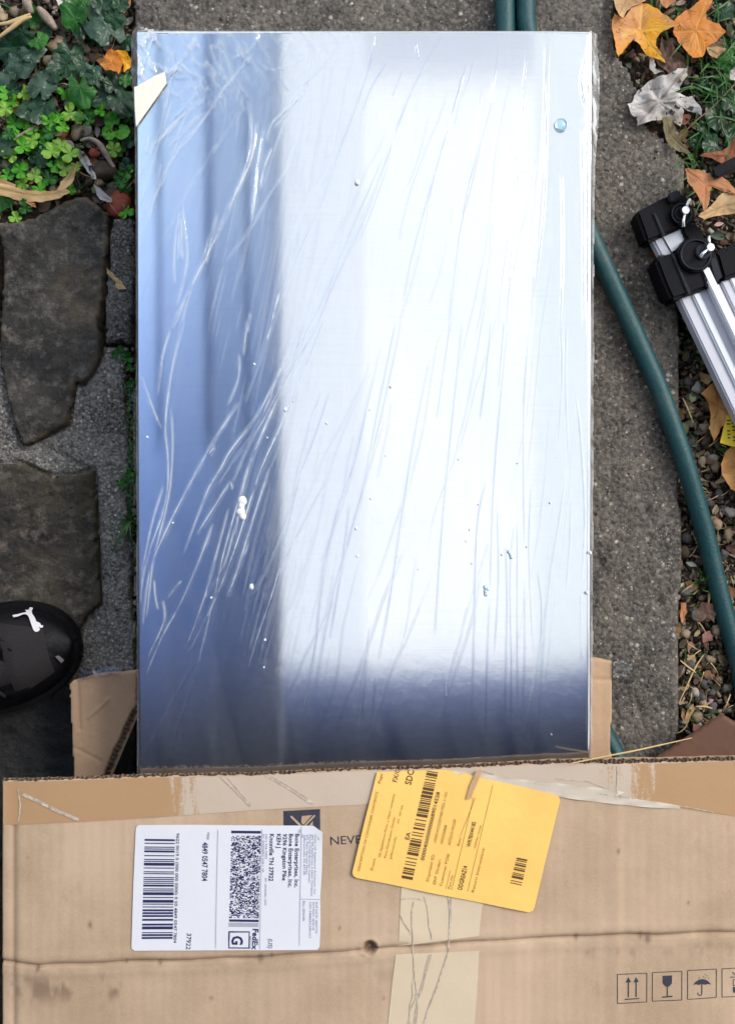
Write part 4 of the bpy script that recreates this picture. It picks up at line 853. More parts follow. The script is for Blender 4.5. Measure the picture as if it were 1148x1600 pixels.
for p, *a in [([(390, 80), (290, 250), (200, 450), (110, 700), (0, 960)], 1.6, .5, .15), ([(370, 80), (260, 300), (170, 520), (120, 720), (0, 1040)], 1.6, .5, .15), ([(470, 250), (400, 520), (330, 780), (270, 1100), (180, 1400)], 1.8, .45, .12), ([(490, 200), (430, 420), (360, 660), (250, 1050), (200, 1300)], 1.6, .4, .12),
    ([(630, 130), (590, 400), (530, 640), (480, 830), (440, 1100), (400, 1434)], 1.8, .4, .12), ([(600, 380), (560, 560), (500, 800), (450, 1000), (425, 1250)], 1.8, .4, .12), ([(760, 130), (720, 500), (690, 850), (650, 1150), (620, 1434)], 1.6, .5, .12), ([(750, 300), (720, 650), (690, 1000), (660, 1434)], 1.6, .5, .12),
    ([(840, 90), (830, 500), (800, 900), (770, 1434)], 1.6, .5, .15), ([(850, 90), (840, 600), (830, 900), (780, 1300)], 1.5, .4, .12), ([(910, 700), (915, 1100), (900, 1434)], 1.4, .4, .2), ([(1000, 500), (1010, 900), (1010, 1400)], 1.5, .5, .2), ([(1025, 500), (1035, 900), (1030, 1434)], 1.5, .6, .25),
    ([(75, 80), (60, 180), (0, 400)], 1.6, .4, .2), ([(130, 220), (60, 330), (20, 440)], 1.6, .4, .2), ([(200, 250), (150, 380)], 1.6, .3, .15), ([(255, 130), (268, 210)], 1, .4, .1), ([(1020, 200), (1000, 300), (1020, 420)], 4, .6, .5)]: cr(C2(p), *a)
for p, *a in [([(520, 0), (490, 300), (470, 550), (460, 800), (455, 960)], 1.6, .5, .15), ([(505, 0), (485, 250)], 1.3, .4, .1), ([(595, 0), (575, 250), (572, 500), (575, 800)], 1.5, .6, .12), ([(360, 0), (330, 300), (300, 600), (280, 850), (265, 1100)], 1.6, .5, .12), ([(460, 0), (440, 200), (420, 350)], 2, .4, .12),
    ([(130, 0), (60, 350), (0, 680)], 1.8, .45, .12), ([(150, 0), (80, 330), (0, 640)], 1.5, .45, .12), ([(250, 120), (200, 370), (150, 680), (110, 960), (70, 1180)], 1.5, .4, .12), ([(320, 0), (270, 350)], 1.6, .4, .1), ([(440, 560), (410, 730), (400, 1100), (390, 1400)], 1.8, .45, .12),
    ([(510, 780), (515, 1000), (505, 1400)], 1.8, .5, .15), ([(540, 700), (525, 900), (530, 1200), (525, 1420)], 1.6, .5, .15), ([(455, 960), (445, 1200), (440, 1450)], 1.6, .4, .15), ([(550, 690), (550, 1000), (550, 1350)], 1.4, .4, .15), ([(575, 900), (575, 1200), (560, 1400)], 1.6, .4, .2), ([(600, 560), (590, 800), (605, 1150)], 1.4, .4, .2),
    ([(620, 870), (635, 1000), (630, 1160)], 1.6, .4, .25), ([(750, 250), (770, 400), (785, 700), (770, 930)], 1.6, .4, .4), ([(700, 0), (705, 200), (690, 440)], 1.4, .3, .2), ([(720, 0), (718, 250), (730, 520)], 1.4, .3, .2), ([(40, 1060), (20, 1250), (10, 1400)], 1.8, .4, .12), ([(480, 620), (485, 900), (470, 1150)], 1.4, .4, .12),
    ([(810, 0), (803, 500), (800, 1000), (798, 1450)], 1.6, .6, .35), ([(200, 370), (160, 600)], 1.3, .3, .1), ([(60, 1240), (40, 1440)], 1.6, .3, .12), ([(295, 1215), (302, 1330)], 1.4, .3, .1), ([(770, 930), (772, 1180)], 1.3, .3, .3)]: cr(C4(p), *a)
rr = random.Random(77); FAINT = set()
for q in range(62):
    px = rr.uniform(235, 905); py = rr.uniform(60, 900)
    if px < 480 and py > 260: continue
    py = min(py, 160) if px < 480 else py
    L = rr.uniform(90, 520); P_ = [(px, py)]; y_ = py
    while y_ < min(py+L, 1180):
        th_ = math.radians(31)*max(0, 1-px/900)**.75+math.radians(4); st_ = 40; px -= math.tan(th_)*st_*(1+.45*math.sin(y_*.013+q))*rr.uniform(.7, 1.25); y_ += st_; P_.append((px, y_))
        if px < 222: break
    if len(P_) > 2: cr(P_, rr.uniform(.7, 1.9), rr.uniform(.15, .45), (.42 if P_[0][0] < 520 else .14)*rr.uniform(.5, 1.2)); FAINT.add(len(creases)-1)
x0 = W(196, 0, ZP).x; x1 = W(946, 0, ZP).x; y0 = W(0, 1240, ZP).y; y1 = W(0, 34, ZP).y
X, Y = np.meshgrid(np.arange(x0, x1, .0007), np.arange(y0, y1, .0014))
Fo = np.zeros(X.shape); Hh = np.zeros(X.shape); Cc = np.zeros(X.shape); kk = (CZ-ZP)/F; fxs = X[0]; fys = Y[:, 0]
for q, (pts, wd, h, mk) in enumerate(creases):
    P = spline([W(a, b, ZP) for a, b in pts], 4); P = [(p.x, p.y) for p in P]; L = len(P)-1; ww = wd*kk*.62
    for i in range(L):
        a = np.array(P[i]); b = np.array(P[i+1]); e = b-a; m_ = ww*4
        i0, i1 = np.searchsorted(fxs, [min(a[0], b[0])-m_, max(a[0], b[0])+m_]); j0, j1 = np.searchsorted(fys, [min(a[1], b[1])-m_, max(a[1], b[1])+m_])
        if i1 <= i0 or j1 <= j0: continue
        sx = X[j0:j1, i0:i1]; sy = Y[j0:j1, i0:i1]
        t = np.clip(((sx-a[0])*e[0]+(sy-a[1])*e[1])/max(e@e, 1e-12), 0, 1)
        d = np.hypot(sx-a[0]-e[0]*t, sy-a[1]-e[1]*t)
        u = (i+t)/L; taper = np.clip(np.minimum(u*5, (1-u)*5), 0, 1)**.7
        lw = np.maximum(ww*(.55+.6*np.abs(vn(sx, sy, 60, q % 9)+.3)), .00062)
        prof = np.exp(-(d/lw)**2)*taper
        Hh[j0:j1, i0:i1] = np.maximum(Hh[j0:j1, i0:i1], prof*h*.001)
        Fo[j0:j1, i0:i1] = np.maximum(Fo[j0:j1, i0:i1], np.exp(-(d/(lw*.6))**2)*taper*(.20+.35*np.clip(.5+vn(sx, sy, 35, q % 7), 0, 1))*(.32 if q in FAINT else 1))
        if mk >= .6: Cc[j0:j1, i0:i1] = np.maximum(Cc[j0:j1, i0:i1], np.exp(-(d/(lw*3.2))**2)*taper*.13*np.clip(.6+vn(sx, sy, 90, 1), 0, 1))
        Cc[j0:j1, i0:i1] = np.maximum(Cc[j0:j1, i0:i1], np.exp(-(d/(lw*.8))**2)*taper*mk*np.clip(.80+.6*vn(sx, sy, 95, 3)+.35*vn(sx, sy, 420, 4), .15, 1))
# crumpled, milky corner zones
def zone(px, py, rx, ry):
    c = W(px, py, ZP); return np.exp(-(((X-c.x)/(rx*kk))**2+((Y-c.y)/(ry*kk))**2))
zc = zone(215, 70, 60, 60)+.6*zone(300, 110, 130, 60)+.8*zone(928, 150, 14, 70)+.35*zone(430, 60, 120, 30)
ridge = 1-np.abs(fbm(X+.5*Y, Y*.5, 95, 4, 12))*2.2
Hh += np.clip(zc, 0, 1)*.0013*np.clip(ridge, 0, 1)**2
Cc = np.maximum(Cc, np.clip(zc, 0, 1)*np.clip(ridge, 0, 1)**4*.85)
Cc = np.maximum(Cc, .10*np.clip(zone(215, 60, 40, 40), 0, 1)+.25*np.clip(zone(931, 150, 10, 90), 0, 1))
Cc = np.maximum(Cc, np.clip(.062+.06*fbm(X*2.2+.5*Y, Y*.35, 45, 4, 21)+.03*fbm(X, Y, 14, 3, 22), 0, 1))
# smudges where the film clings
for px, py, rx, ry, k in ((420, 770, 9, 26, .10), (382, 950, 28, 10, .10), (405, 965, 14, 14, .07)):
    Cc = np.maximum(Cc, zone(px, py, rx, ry)*k*np.clip(.5+fbm(X, Y, 300, 3, 5), 0, 1)*1.6)
uu = X*.93-Y*.30*np.clip(1-(X-xl)/(xr-xl), 0, 1)
Z = ZP+.0009+Hh+.00012*fbm(X, Y, 18, 3, 4)+.00022*fbm(uu, Y*.09, 75, 3, 40)+.00010*fbm(uu, Y*.06, 240, 2, 44)
XL = xl+(X*0); tpos = (yt-Y)/(yt-yb); ctr = (xl+xr)/2
eL = xl+(xl-ctr)*-.012*tpos; eR = xr+(xr-ctr)*-.012*tpos
rollR = np.clip((X-W(850, 0, ZP).x)/(xr-W(850, 0, ZP).x), 0, 1)
Z -= .0014*rollR**2.2
oL = np.clip(eL+.002-X, 0, 1); oR = np.clip(X-(eR-.002), 0, 1); oT = np.clip(Y-(yt-.001), 0, 1)
Z -= (oL*1.2+oR*.8+oT*.8)
Cc = np.maximum(Cc, (np.clip((oL+oR+oT)/.002, 0, 1))*np.clip(.26+.5*ridge, 0.1, .7)*(oR > 0)+(oL+oT > .001)*np.clip(.30+.5*ridge, .1, .8))
keepv = (X > eL-.0006-.0006*vn(X*0, Y, 40, 2)-.0042*np.exp(-((Y-W(0, 90, ZP).y)/.045)**2)) & (X < eR+.0018+.0048*np.exp(-((Y-W(0, 140, ZP).y)/.05)**2)+.0006*vn(X*0, Y, 60, 8)) & (Y < yt+.0003+.0058*np.exp(-((X-W(203, 0, ZP).x)/.012)**2)+.0012*vn(X, Y*0, 60, 1)*(X < W(400, 0, ZP).x))
keep = keepv[:-1, :-1] & keepv[1:, :-1] & keepv[:-1, 1:] & keepv[1:, 1:]
me, used = gridmesh('film_sheet', X, Y, Z, keep)
setattr_f(me, 'crease', np.clip(Cc.reshape(-1)[used], 0, 1)); setattr_f(me, 'fold', np.clip(Fo.reshape(-1)[used], 0, 1))
wrap = thing('plastic_wrap', 'clear wrinkled stretch film wrapped tightly over the steel panel', 'plastic wrap', ((xl+xr)/2, (yt+yb)/2, .078))
link('film_sheet', me, M['film'], wrap)
def flat_poly(name, px, z, mat, parent, th=.0003):
    return prism(name, WL(px, z), z, z+th, mat, parent, bevel=0)
o = flat_poly('masking_tape', [(210, 136), (214, 135), (243, 118), (258, 112), (261, 130), (240, 160), (213, 198), (211, 170)], ZP+.0022, M['masking'], wrap); o['label'] = 'torn strip of white masking tape on the film corner'
def crumb(px, py, rx, ry, label, mat, n=3, name='foam_crumb', cat='foam crumb', z=ZP+.0016, group=None):
    bm = bmesh.new(); rr = random.Random(int(px+py*3))
    for i in range(n):
        b2 = bmesh.ops.create_icosphere(bm, subdivisions=2, radius=1)['verts']; c = W(px+rr.uniform(-.5, .5)*rx*1.2, py+(i-(n-1)/2)*ry*.75, z)
        s = rr.uniform(.6, .9)
        for v in b2:
            f = 1+.25*float(vn(v.co.x*2+i, v.co.y*2+v.co.z, 2, i)); v.co = Vector((c.x+v.co.x*rx*kk*s*f, c.y+v.co.y*ry*kk*s*f*(.8 if n > 1 else 1.2), c.z+v.co.z*.0012*f))
    o = bobj(name, bm, mat, None, None, True); tag(o, label, cat, group); return o
crumb(379, 795, 8, 11, 'largest white foam crumb on the creased left half of the panel', M['foam'], 4)
crumb(393, 917, 4, 5, 'smaller oval white foam crumb below the largest one', M['foam'], 1)
for a, b, r in ((398, 569, 2), (445, 640, 3), (509, 661, 3), (459, 627, 1.6), (610, 604, 3.5), (579, 779, 2.6), (555, 826, 3), (557, 869, 2.4), (556, 285, 4.5), (230, 683, 1.8), (270, 817, 1.6), (418, 684, 1.5), (331, 934, 2), (413, 1000, 2), (412, 1043, 1.3),
                (859, 786, 2.6), (822, 855, 1.8), (748, 788, 1.6), (738, 881, 1.8), (653, 890, 1.4), (921, 864, 3), (915, 927, 3.4), (784, 867, 2), (808, 724, 1.4), (716, 718, 1.4), (602, 712, 1.4), (578, 640, 1.6), (734, 828, 1.5), (728, 846, 1.5), (622, 870, 1.4), (861, 1148, 1.2)):
    crumb(a, b, r, r, 'tiny white speck stuck to the plastic film', M['foam'], 1, group='tiny specks stuck to the plastic film', cat='speck', name='speck')
M['water'] = plain('water_bead', (.50, .64, .72, 1), .08, .0, coat=1)
m, t, p, o_ = nmat('clear_bead'); p.inputs['Base Color'].default_value = (.8, .95, 1, 1); p.inputs['Roughness'].default_value = .03; p.inputs['Transmission Weight'].default_value = 1; p.inputs['IOR'].default_value = 1.33; M['bead'] = m
wd_ = thing('water_drop', 'round clear water drop near the top right corner of the panel', 'water drop', W(876, 195, ZP))
bm = bmesh.new(); bmesh.ops.create_uvsphere(bm, u_segments=24, v_segments=12, radius=1)
c = W(876, 195, ZP+.0016)
for v in bm.verts: v.co = Vector((c.x+v.co.x*9.5*kk, c.y+v.co.y*9.5*kk, c.z+max(v.co.z, -.25)*.0026))
bobj('droplet', bm, M['bead'], wd_, None, True)
V, Fs = tube_geo([W(876+9.6*math.cos(a), 195+9.6*math.sin(a), ZP+.0018) for a in [2*math.pi*i/28 for i in range(29)]], .00035, 6, False)
mobj('rim', V, Fs, M['water'], wd_, None, True)
for (cx, cy, n) in ((762, 922, 5), (795, 868, 3)):
    t_ = thing('water_drop', 'cluster of small bluish droplets on the right half of the film' if n == 5 else 'pair of tiny bluish droplets above the larger droplet cluster', 'water drop', W(cx, cy, ZP))
    for i in range(n):
        bm = bmesh.new(); bmesh.ops.create_icosphere(bm, subdivisions=2, radius=1); c = W(cx+random.uniform(-5, 5), cy+random.uniform(-7, 7), ZP+.0014)
        for v in bm.verts: v.co = Vector((c.x+v.co.x*3*kk, c.y+v.co.y*3.4*kk, c.z+v.co.z*.001))
        bobj('droplet', bm, M['water'], t_, None, True)

# ------------------------------------------------------------------ cardboard box
ZB = .125
FX = (-50, 0, 60, 200, 330, 420, 500, 577, 650, 750, 900, 1148, 1250); FY = (1498, 1500, 1509, 1503, 1501, 1495.5, 1490, 1483.5, 1478, 1472, 1464, 1457, 1456)
def foldy(px): return np.interp(px, FX, FY)+.8*np.sin(np.asarray(px)*.05)
def boxz(x, y):
    x = np.asarray(x, float); y = np.asarray(y, float)
    # fold line: (0,1505)..(577,1482)..(1148,1458) in photo pixels at ZB
    k = (CZ-ZB)/F; px = x/k+574; py = 800-y/k
    d = py-foldy(px)
    z = ZB+.0010*vn(x, y, 7, 3)+.0004*vn(x, y, 30, 4)
    z = z-.0022*np.exp(-(d/3.2)**2)+.0005*np.exp(-(d/12)**2)*fbm(x, y, 60, 3, 14)+.0004*np.exp(-((d+12)/8)**2)+.0006*np.exp(-((d-14)/8)**2)
    z = z-.0012*np.exp(-((px-22)/5)**2)*(px < 60)+.0005*np.exp(-((px-962)/10)**2)
    return z
def edge_y(px):    # photo y of the opening edge
    return float(np.interp(px, (5, 400, 600, 850, 1000, 1200), (1220, 1209.5, 1203, 1194, 1191, 1188)))+.8*math.sin(px*.02)
box = thing('cardboard_box', 'long brown corrugated cardboard carton with one end open, tape and shipping labels', 'cardboard box', W(590, 1500, 0)+Vector((0, -.1, 0)))
kb = (CZ-ZB)/F
x = np.arange(W(2, 0, ZB).x, W(1185, 0, ZB).x, .0016)
ytop = np.array([W(0, edge_y(a/kb+574), ZB).y for a in x]); ytop = ytop+.0009*vn(x, x*0, 300, 2)+.0007*vn(x, x*0, 900, 2)
yfold = np.array([W(0, float(foldy(a/kb+574)), ZB).y for a in x])
def board(name, ya, yb_, n, mat, hole=None):
    T = np.linspace(0, 1, n); Yg = ya[None, :]*(1-T[:, None])+yb_[None, :]*T[:, None]; Xg = np.repeat(x[None, :], n, 0)
    Zg = boxz(Xg, Yg)
    if hole is not None:
        hp = W(577, 1480, ZB); r = np.hypot(Xg-hp.x, Yg-hp.y); Zg = Zg-.007*np.clip(1-(r/.0058), 0, 1)**.5+.0012*np.exp(-((r-.0068)/.0016)**2)*np.abs(vn(Xg, Yg, 300, 2))
    # left edge lip goes down
    Zg[:, 0] -= .006
    me, used = gridmesh(name, Xg[::-1], Yg[::-1], Zg[::-1])
    # shade painted along fold and in hole, plus dirt, scuffs and tear marks
    Xf, Yf = Xg[::-1].reshape(-1)[used], Yg[::-1].reshape(-1)[used]; px = Xf/kb+574; py = 800-Yf/kb
    d = py-foldy(px)
    w_ = .7*np.clip(.55+.9*fbm(Xf, Yf, 50, 3, 31), .1, 1)*np.exp(-((d-.8*vn(Xf, Yf, 80, 5))/1.6)**2)+.35*np.exp(-((d-3)/8)**2)*np.clip(.5+fbm(Xf, Yf, 60, 3, 8), 0, 1)
    st = np.exp(-((py-1545)/22)**2)*((px > 10) & (px < 190))+.5*np.exp(-((d-24)/14)**2)*(px > 880)*(px < 1150)+.3*np.exp(-((py-1525)/20)**2)*((px > 560) & (px < 700))
    w_ += .75*st*np.clip(fbm(Xf, Yf*.4, 150, 4, 3)*2.2-.1, 0, 1)
    w_ += .45*np.exp(-((px-24)/3)**2)
    r = np.hypot(px-577, py-1480); w_ += .95*(r < 9)+.4*np.exp(-((r-10)/3)**2)
    for (a, b, s) in ((141, 1445, 3), (198, 1502, 2), (965, 1330, 2.5), (1011, 1466, 4), (833, 1400, 1.6), (530, 1450, 1.6), (44, 1340, 1.5), (1074, 1410, 1.4), (407, 1496, 4), (425, 1492, 2.2), (1000, 1461, 3), (900, 1464, 2.5), (250, 1504, 2.5), (60, 1512, 3), (760, 1330, 1.5), (330, 1560, 2), (600, 1560, 1.6), (880, 1330, 1.2), (700, 1350, 1.2)):
        w_ += np.exp(-(((px-a)/s)**2+((py-b)/(s*1.8))**2))
    setattr_f(me, 'wear', np.clip(w_, 0, 1)); return link(name, me, mat, box)
yend = np.full_like(x, W(0, 1600, ZB).y-.45)
board('end_flap', ytop, yfold, 110, M['kraft'], 1).data.name = 'end_flap'
ymid = np.full_like(x, W(0, 1640, ZB).y)
board('top_board', yfold, ymid, 80, M['kraft'], 1)
xL, xR, yS = x[0]+.0015, x[-1]-.0015, W(0, 1640, ZB).y-.55
yF = yfold.min()-.005
def boxpart(name, a, b, c, d, e, f, mat, bev=.001):
    return prism(name, [(a, c), (b, c), (b, d), (a, d)], e, f, mat, box, bevel=bev)
prism('top_board', [(xL-.001, yS), (xR+.001, yS), (xR+.001, ymid[0]), (xL-.001, ymid[0])], ZB-.006, ZB+.0003, M['kraft'], box, bevel=.0004)
boxpart('bottom_board', xL+.007, xR-.007, yS+.007, yF, .004, .010, M['kraft2'])
boxpart('side_board', xL, xL+.006, yS+.006, yF, .004, ZB-.0085, M['kraft'])
boxpart('side_board', xR-.006, xR, yS+.006, yF, .004, ZB-.0085, M['kraft'])
boxpart('end_board', xL, xR, yS, yS+.0055, .004, ZB-.0085, M['kraft'])
# under liner of the flap and the fluted cut edge
V = []; Fs = []
for i, a in enumerate(x[::6]):
    p = a/kb+574; e = W(0, edge_y(p), ZB).y; ex = .0006+.0022*min(1, max(0, (p-500)/500)); V += [(a, e+ex+.0006*float(vn(a, 0, 200, 3)), ZB-.0066), (a, yF-.01, ZB-.0066), (a, e+ex-.0003, ZB-.0072), (a, yF-.01, ZB-.0072)]
    if i: k = (i-1)*4; Fs += [(k, k+1, k+5, k+4), (k+2, k+6, k+7, k+3), (k, k+4, k+6, k+2)]
mobj('inner_liner', V, Fs, M['kraft2'], box)
def flute(name, pfun, L, zlo, zhi, depth_dir, depth, wavelength, mat, parent, n_per=6):
    V = []; Fs = []; n = int(L/wavelength*n_per)
    for i in range(n+1):
        s = i/n*L; p = pfun(s); z = (zlo+zhi)/2+(zhi-zlo)/2*math.sin(2*math.pi*s/wavelength)
        j = .0006*math.sin(s*731)+.0004*math.sin(s*1911)
        V += [(p[0]+depth_dir[0]*j, p[1]+depth_dir[1]*j, z), (p[0]-depth_dir[0]*depth, p[1]-depth_dir[1]*depth, z)]
        if i: k = (i-1)*2; Fs.append((k, k+1, k+3, k+2))
    return mobj(name, V, Fs, mat, parent, smooth=True)
Lx = x[-1]-x[0]
def pf(off): return lambda s: (x[0]+s, W(0, edge_y((x[0]+s)/kb+574), ZB).y+off+.0010*min(1, max(0, ((x[0]+s)/kb+574-500)/500)))
flute('corrugation', pf(.0001), Lx, ZB-.0034, ZB-.0014, (0, 1), .006, .0034, M['kraft_cut'], box)
flute('corrugation', pf(.0009), Lx, ZB-.0062, ZB-.0040, (0, 1), .006, .0038, M['kraft_cut'], box)
# side flaps folded out on the ground beside the panel
zf = .046
def cutboard(name, px, z, th, mat, label=None):
    P = [Vector(p) for p in WL(px, z)]; bm = bmesh.new()
    o = prism(name, P, z-th, z, mat, box, bevel=.0006)
    if label: o['label'] = label
    return o
lf = [(108, 1068), (113, 1063), (128, 1060), (150, 1054), (180, 1050), (214, 1048), (214, 1104), (206, 1112), (196, 1134), (176, 1180), (158, 1222), (150, 1300), (114, 1300), (114, 1200), (111, 1140)]
o = slab('side_flap', WL(lf, zf), zf, zf-.005, M['kraft2'], box, res=.0014, edge=.002, drop=.0006, rough=.0005, jag=.0008, seed=71,
         extra=lambda X, Y: -.0016*np.exp(-((X-W(121, 0, zf).x+(Y-W(0, 1060, zf).y)*.04)/.0016)**2)*(Y > W(0, 1140, zf).y)+.0010*np.exp(-((Y-(X-W(140, 0, zf).x)*.9-W(0, 1120, zf).y)/.0016)**2)*(X > W(138, 0, zf).x)*(X < W(172, 0, zf).x)-.0008*np.exp(-((Y+(X-W(140, 0, zf).x)*.5-W(0, 1180, zf).y)/.0016)**2)*(X < W(160, 0, zf).x))
o['label'] = 'creased left side flap with a slanting fluted cut edge'
a0 = W(208, 1108, zf); a1 = W(158, 1222, zf); dd = (a1-a0); nn = Vector((-dd.y, dd.x, 0)).normalized()
if nn.x < 0: nn = -nn
for off, zl in ((.0012, -.0022), (.0036, -.0048)):
    flute('corrugation', (lambda s, off=off: a0+dd.normalized()*s+nn*off), dd.length, zf+zl-.0012, zf+zl+.0012, nn, .003, .0042, M['kraft_cut'], box)
V = [a0+nn*.0008+Vector((0, 0, -.0058)), a1+nn*.0008+Vector((0, 0, -.0058)), a1+nn*.0062+Vector((0, 0, -.0062)), a0+nn*.0054+Vector((0, 0, -.0062))]
prism('flap_liner', [(p.x, p.y) for p in V], zf-.0066, zf-.0060, M['kraft2'], box, bevel=0)
rf = [(900, 1034), (921, 1028), (940, 1030), (956, 1034), (957, 1110), (954, 1160), (956, 1200), (956, 1300), (900, 1300)]
zr = .036
slab('side_flap', WL(rf, zr), zr, zr-.005, M['kraft2'], box, res=.0014, edge=.002, drop=.0008, rough=.0004, jag=.0008, seed=77,
     extra=lambda X, Y: -.0009*np.exp(-((Y-W(0, 1062, zr).y)/.0018)**2))['label'] = 'narrow right side flap standing beside the panel'
# clear tape tails on the flaps
def taillet(px, z, seed):
    P = WL(px, z); xs = [p.x for p in P]; ys = [p.y for p in P]; X, Y = np.meshgrid(np.arange(min(xs), max(xs), .0008), np.arange(min(ys), max(ys), .0008))
    D = sdf(X, Y, P); Zz = z+.0012*fbm(X, Y, 110, 3, seed); ins = D > 0; keep = ins[:-1, :-1] & ins[1:, 1:] & ins[1:, :-1] & ins[:-1, 1:]
    me, used = gridmesh('tape_tail', X, Y, Zz, keep); rd = np.clip(1-np.abs(fbm(X, Y, 160, 2, seed))*3, 0, 1)
    setattr_f(me, 'crease', rd.reshape(-1)[used]**3*.25+.015); link('tape_tail', me, M['cleartape'], box)
taillet([(122, 1064), (124, 1046), (150, 1040), (188, 1042), (186, 1052), (150, 1058)], zf+.002, 3)
taillet([(956, 1034), (972, 1030), (990, 1042), (978, 1058), (957, 1060)], zr+.002, 5)

# dark brown board beyond the box
db = [(1008, 1196), (1050, 1168), (1090, 1142), (1128, 1116), (1150, 1128), (1220, 1160), (1300, 1210), (1300, 1330), (1000, 1330)]
tag(slab('loose_board', WL(db, .020), .020, .016, M['kraft_dark'], None, res=.0022, edge=.002, drop=.0006, rough=.0005, jag=.0006, seed=81), 'dark brown board corner sticking out behind the cardboard box', 'board')

# ------------------------------------------------------------------ prints, tape and labels draped on the box
def drape_bm(pts, step=.012):
    bm = bmesh.new(); vs = [bm.verts.new((p[0], p[1], 0)) for p in pts]; bm.faces.new(vs)
    for ax in (0, 1):
        lo = min(p[ax] for p in pts); hi = max(p[ax] for p in pts); c = lo+step
        while c < hi:
            no = (1, 0, 0) if ax == 0 else (0, 1, 0); co = (c, 0, 0) if ax == 0 else (0, c, 0)
            bmesh.ops.bisect_plane(bm, geom=bm.verts[:]+bm.edges[:]+bm.faces[:], plane_co=co, plane_no=no, dist=1e-6); c += step
    return bm
def lift(bm, off):
    for v in bm.verts: v.co.z = float(boxz(v.co.x, v.co.y))+off+v.co.z
def ribbon_bm(px_pts, w_px, z=ZB):
    P = [W(a, b, z) for a, b in px_pts]; bm = bmesh.new(); prev = None; n = len(P)
    for i, p in enumerate(P):
        d = (P[min(i+1, n-1)]-P[max(i-1, 0)]); d.z = 0; d.normalize(); s = Vector((-d.y, d.x, 0))*(w_px*kb/2)
        a = bm.verts.new((p.x-s.x, p.y-s.y, 0)); b = bm.verts.new((p.x+s.x, p.y+s.y, 0))
        if prev: bm.faces.new((prev[0], prev[1], b, a))
        prev = (a, b)
    return bm
class Print:
    def __init__(s, off, zb=None): s.bm = bmesh.new(); s.off = off
    def add(s, bm):
        me = bpy.data.meshes.new('t'); bm.to_mesh(me); bm.free(); s.bm.from_mesh(me); bpy.data.meshes.remove(me)
    def poly(s, px):
        bm = bmesh.new(); vs = [bm.verts.new((*W(a, b, ZB)[:2], 0)) for a, b in px]; f = bm.faces.new(vs); bmesh.ops.triangulate(bm, faces=[f]); s.add(bm)
    def line(s, pts, w): s.add(ribbon_bm(pts, w))
    def text(s, txt, p0, p1, h, bold=0.0):
        cu = bpy.data.curves.new('t', 'FONT'); cu.body = txt; cu.resolution_u = 2; cu.offset = bold
        ob = bpy.data.objects.new('t', cu); me = bpy.data.meshes.new_from_object(ob)
        n = len(me.vertices); a = np.empty(n*3); me.vertices.foreach_get('co', a); a = a.reshape(-1, 3)
        A = W(*p0, ZB); B = W(*p1, ZB); d = B-A; L = d.length; d.normalize(); u = Vector((-d.y, d.x, 0))
        wd = a[:, 0].max()-a[:, 0].min(); sx = L/wd; sy = h*kb/.70
        q = np.zeros_like(a); xx = (a[:, 0]-a[:, 0].min())*sx; yy = a[:, 1]*sy
        q[:, 0] = A.x+d.x*xx+u.x*yy; q[:, 1] = A.y+d.y*xx+u.y*yy
        me.vertices.foreach_set('co', q.reshape(-1)); me.update(); s.bm.from_mesh(me); bpy.data.meshes.remove(me); bpy.data.objects.remove(ob); bpy.data.curves.remove(cu)
    def bars(s, c, n, seed, fill=.55):     # c: 4 corners, bars stacked from edge c0-c1 to edge c3-c2
        rr = random.Random(seed); t = 0.0; c = [Vector(q) for q in c]
        while t < 1:
            w_ = rr.choice((1, 1, 2, 3))/n; g = rr.choice((1, 1, 2, 3))/n
            a, b = t, min(1, t+w_); s.poly([tuple(c[0].lerp(c[3], a)), tuple(c[1].lerp(c[2], a)), tuple(c[1].lerp(c[2], b)), tuple(c[0].lerp(c[3], b))]); t += w_+g
    def build(s, name, mat, parent):
        lift(s.bm, s.off); me = bpy.data.meshes.new(name); s.bm.to_mesh(me); s.bm.free(); return link(name, me, mat, parent, smooth=False)
def drape(name, px, off, mat, parent, step=.010, milk=None, curlfn=None):
    bm = drape_bm([W(a, b, ZB) for a, b in px], step)
    for v in bm.verts: v.co.z = float(boxz(v.co.x, v.co.y))+off
    if curlfn:
        for v in bm.verts: v.co.z += curlfn(v.co.x/kb+574, 800-v.co.y/kb)
    bmesh.ops.recalc_face_normals(bm, faces=bm.faces)
    me = bpy.data.meshes.new(name); bm.to_mesh(me); bm.free()
    if milk:
        n = len(me.vertices); a = np.empty(n*3); me.vertices.foreach_get('co', a); a = a.reshape(-1, 3); setattr_f(me, 'milk', [milk(q[0]/kb+574, 800-q[1]/kb) for q in a])
    return link(name, me, mat, parent, smooth=True)
# tape band along the open edge
band = [(p, edge_y(p)+1.5) for p in range(6, 1184, 30)]+[(1184, edge_y(1184)+1.5)]
low = [(1184, 1278), (1148, 1275), (1100, 1268), (1060, 1262), (980, 1250), (880, 1240), (760, 1236), (560, 1257), (400, 1265), (240, 1277), (120, 1284), (6, 1289)]
def mk(px, py):
    if px < 190: return -.35
    if px < 320: return -.35+.50*(px-190)/130
    if px < 930: return .25
    if px < 990: return .10
    if px < 1030: return .0
    return -.3
drape('packing_tape', band+low, .0004, M['tape_h'], box, .006, mk)['label'] = 'glossy tape band along the open edge'
drape('packing_tape', [(628, 1360), (760, 1385), (752, 1420), (748, 1462), (622, 1478), (624, 1440), (626, 1400)], .0004, M['tape_v'], box, .006, lambda a, b: .2)['label'] = 'upper piece of the milky vertical tape strip'
drape('packing_tape', [(618, 1490), (748, 1485), (746, 1530), (741, 1600), (738, 1660), (602, 1660), (606, 1600), (612, 1540)], .0004, M['tape_v'], box, .006, lambda a, b: .2)['label'] = 'lower piece of the milky vertical tape strip'
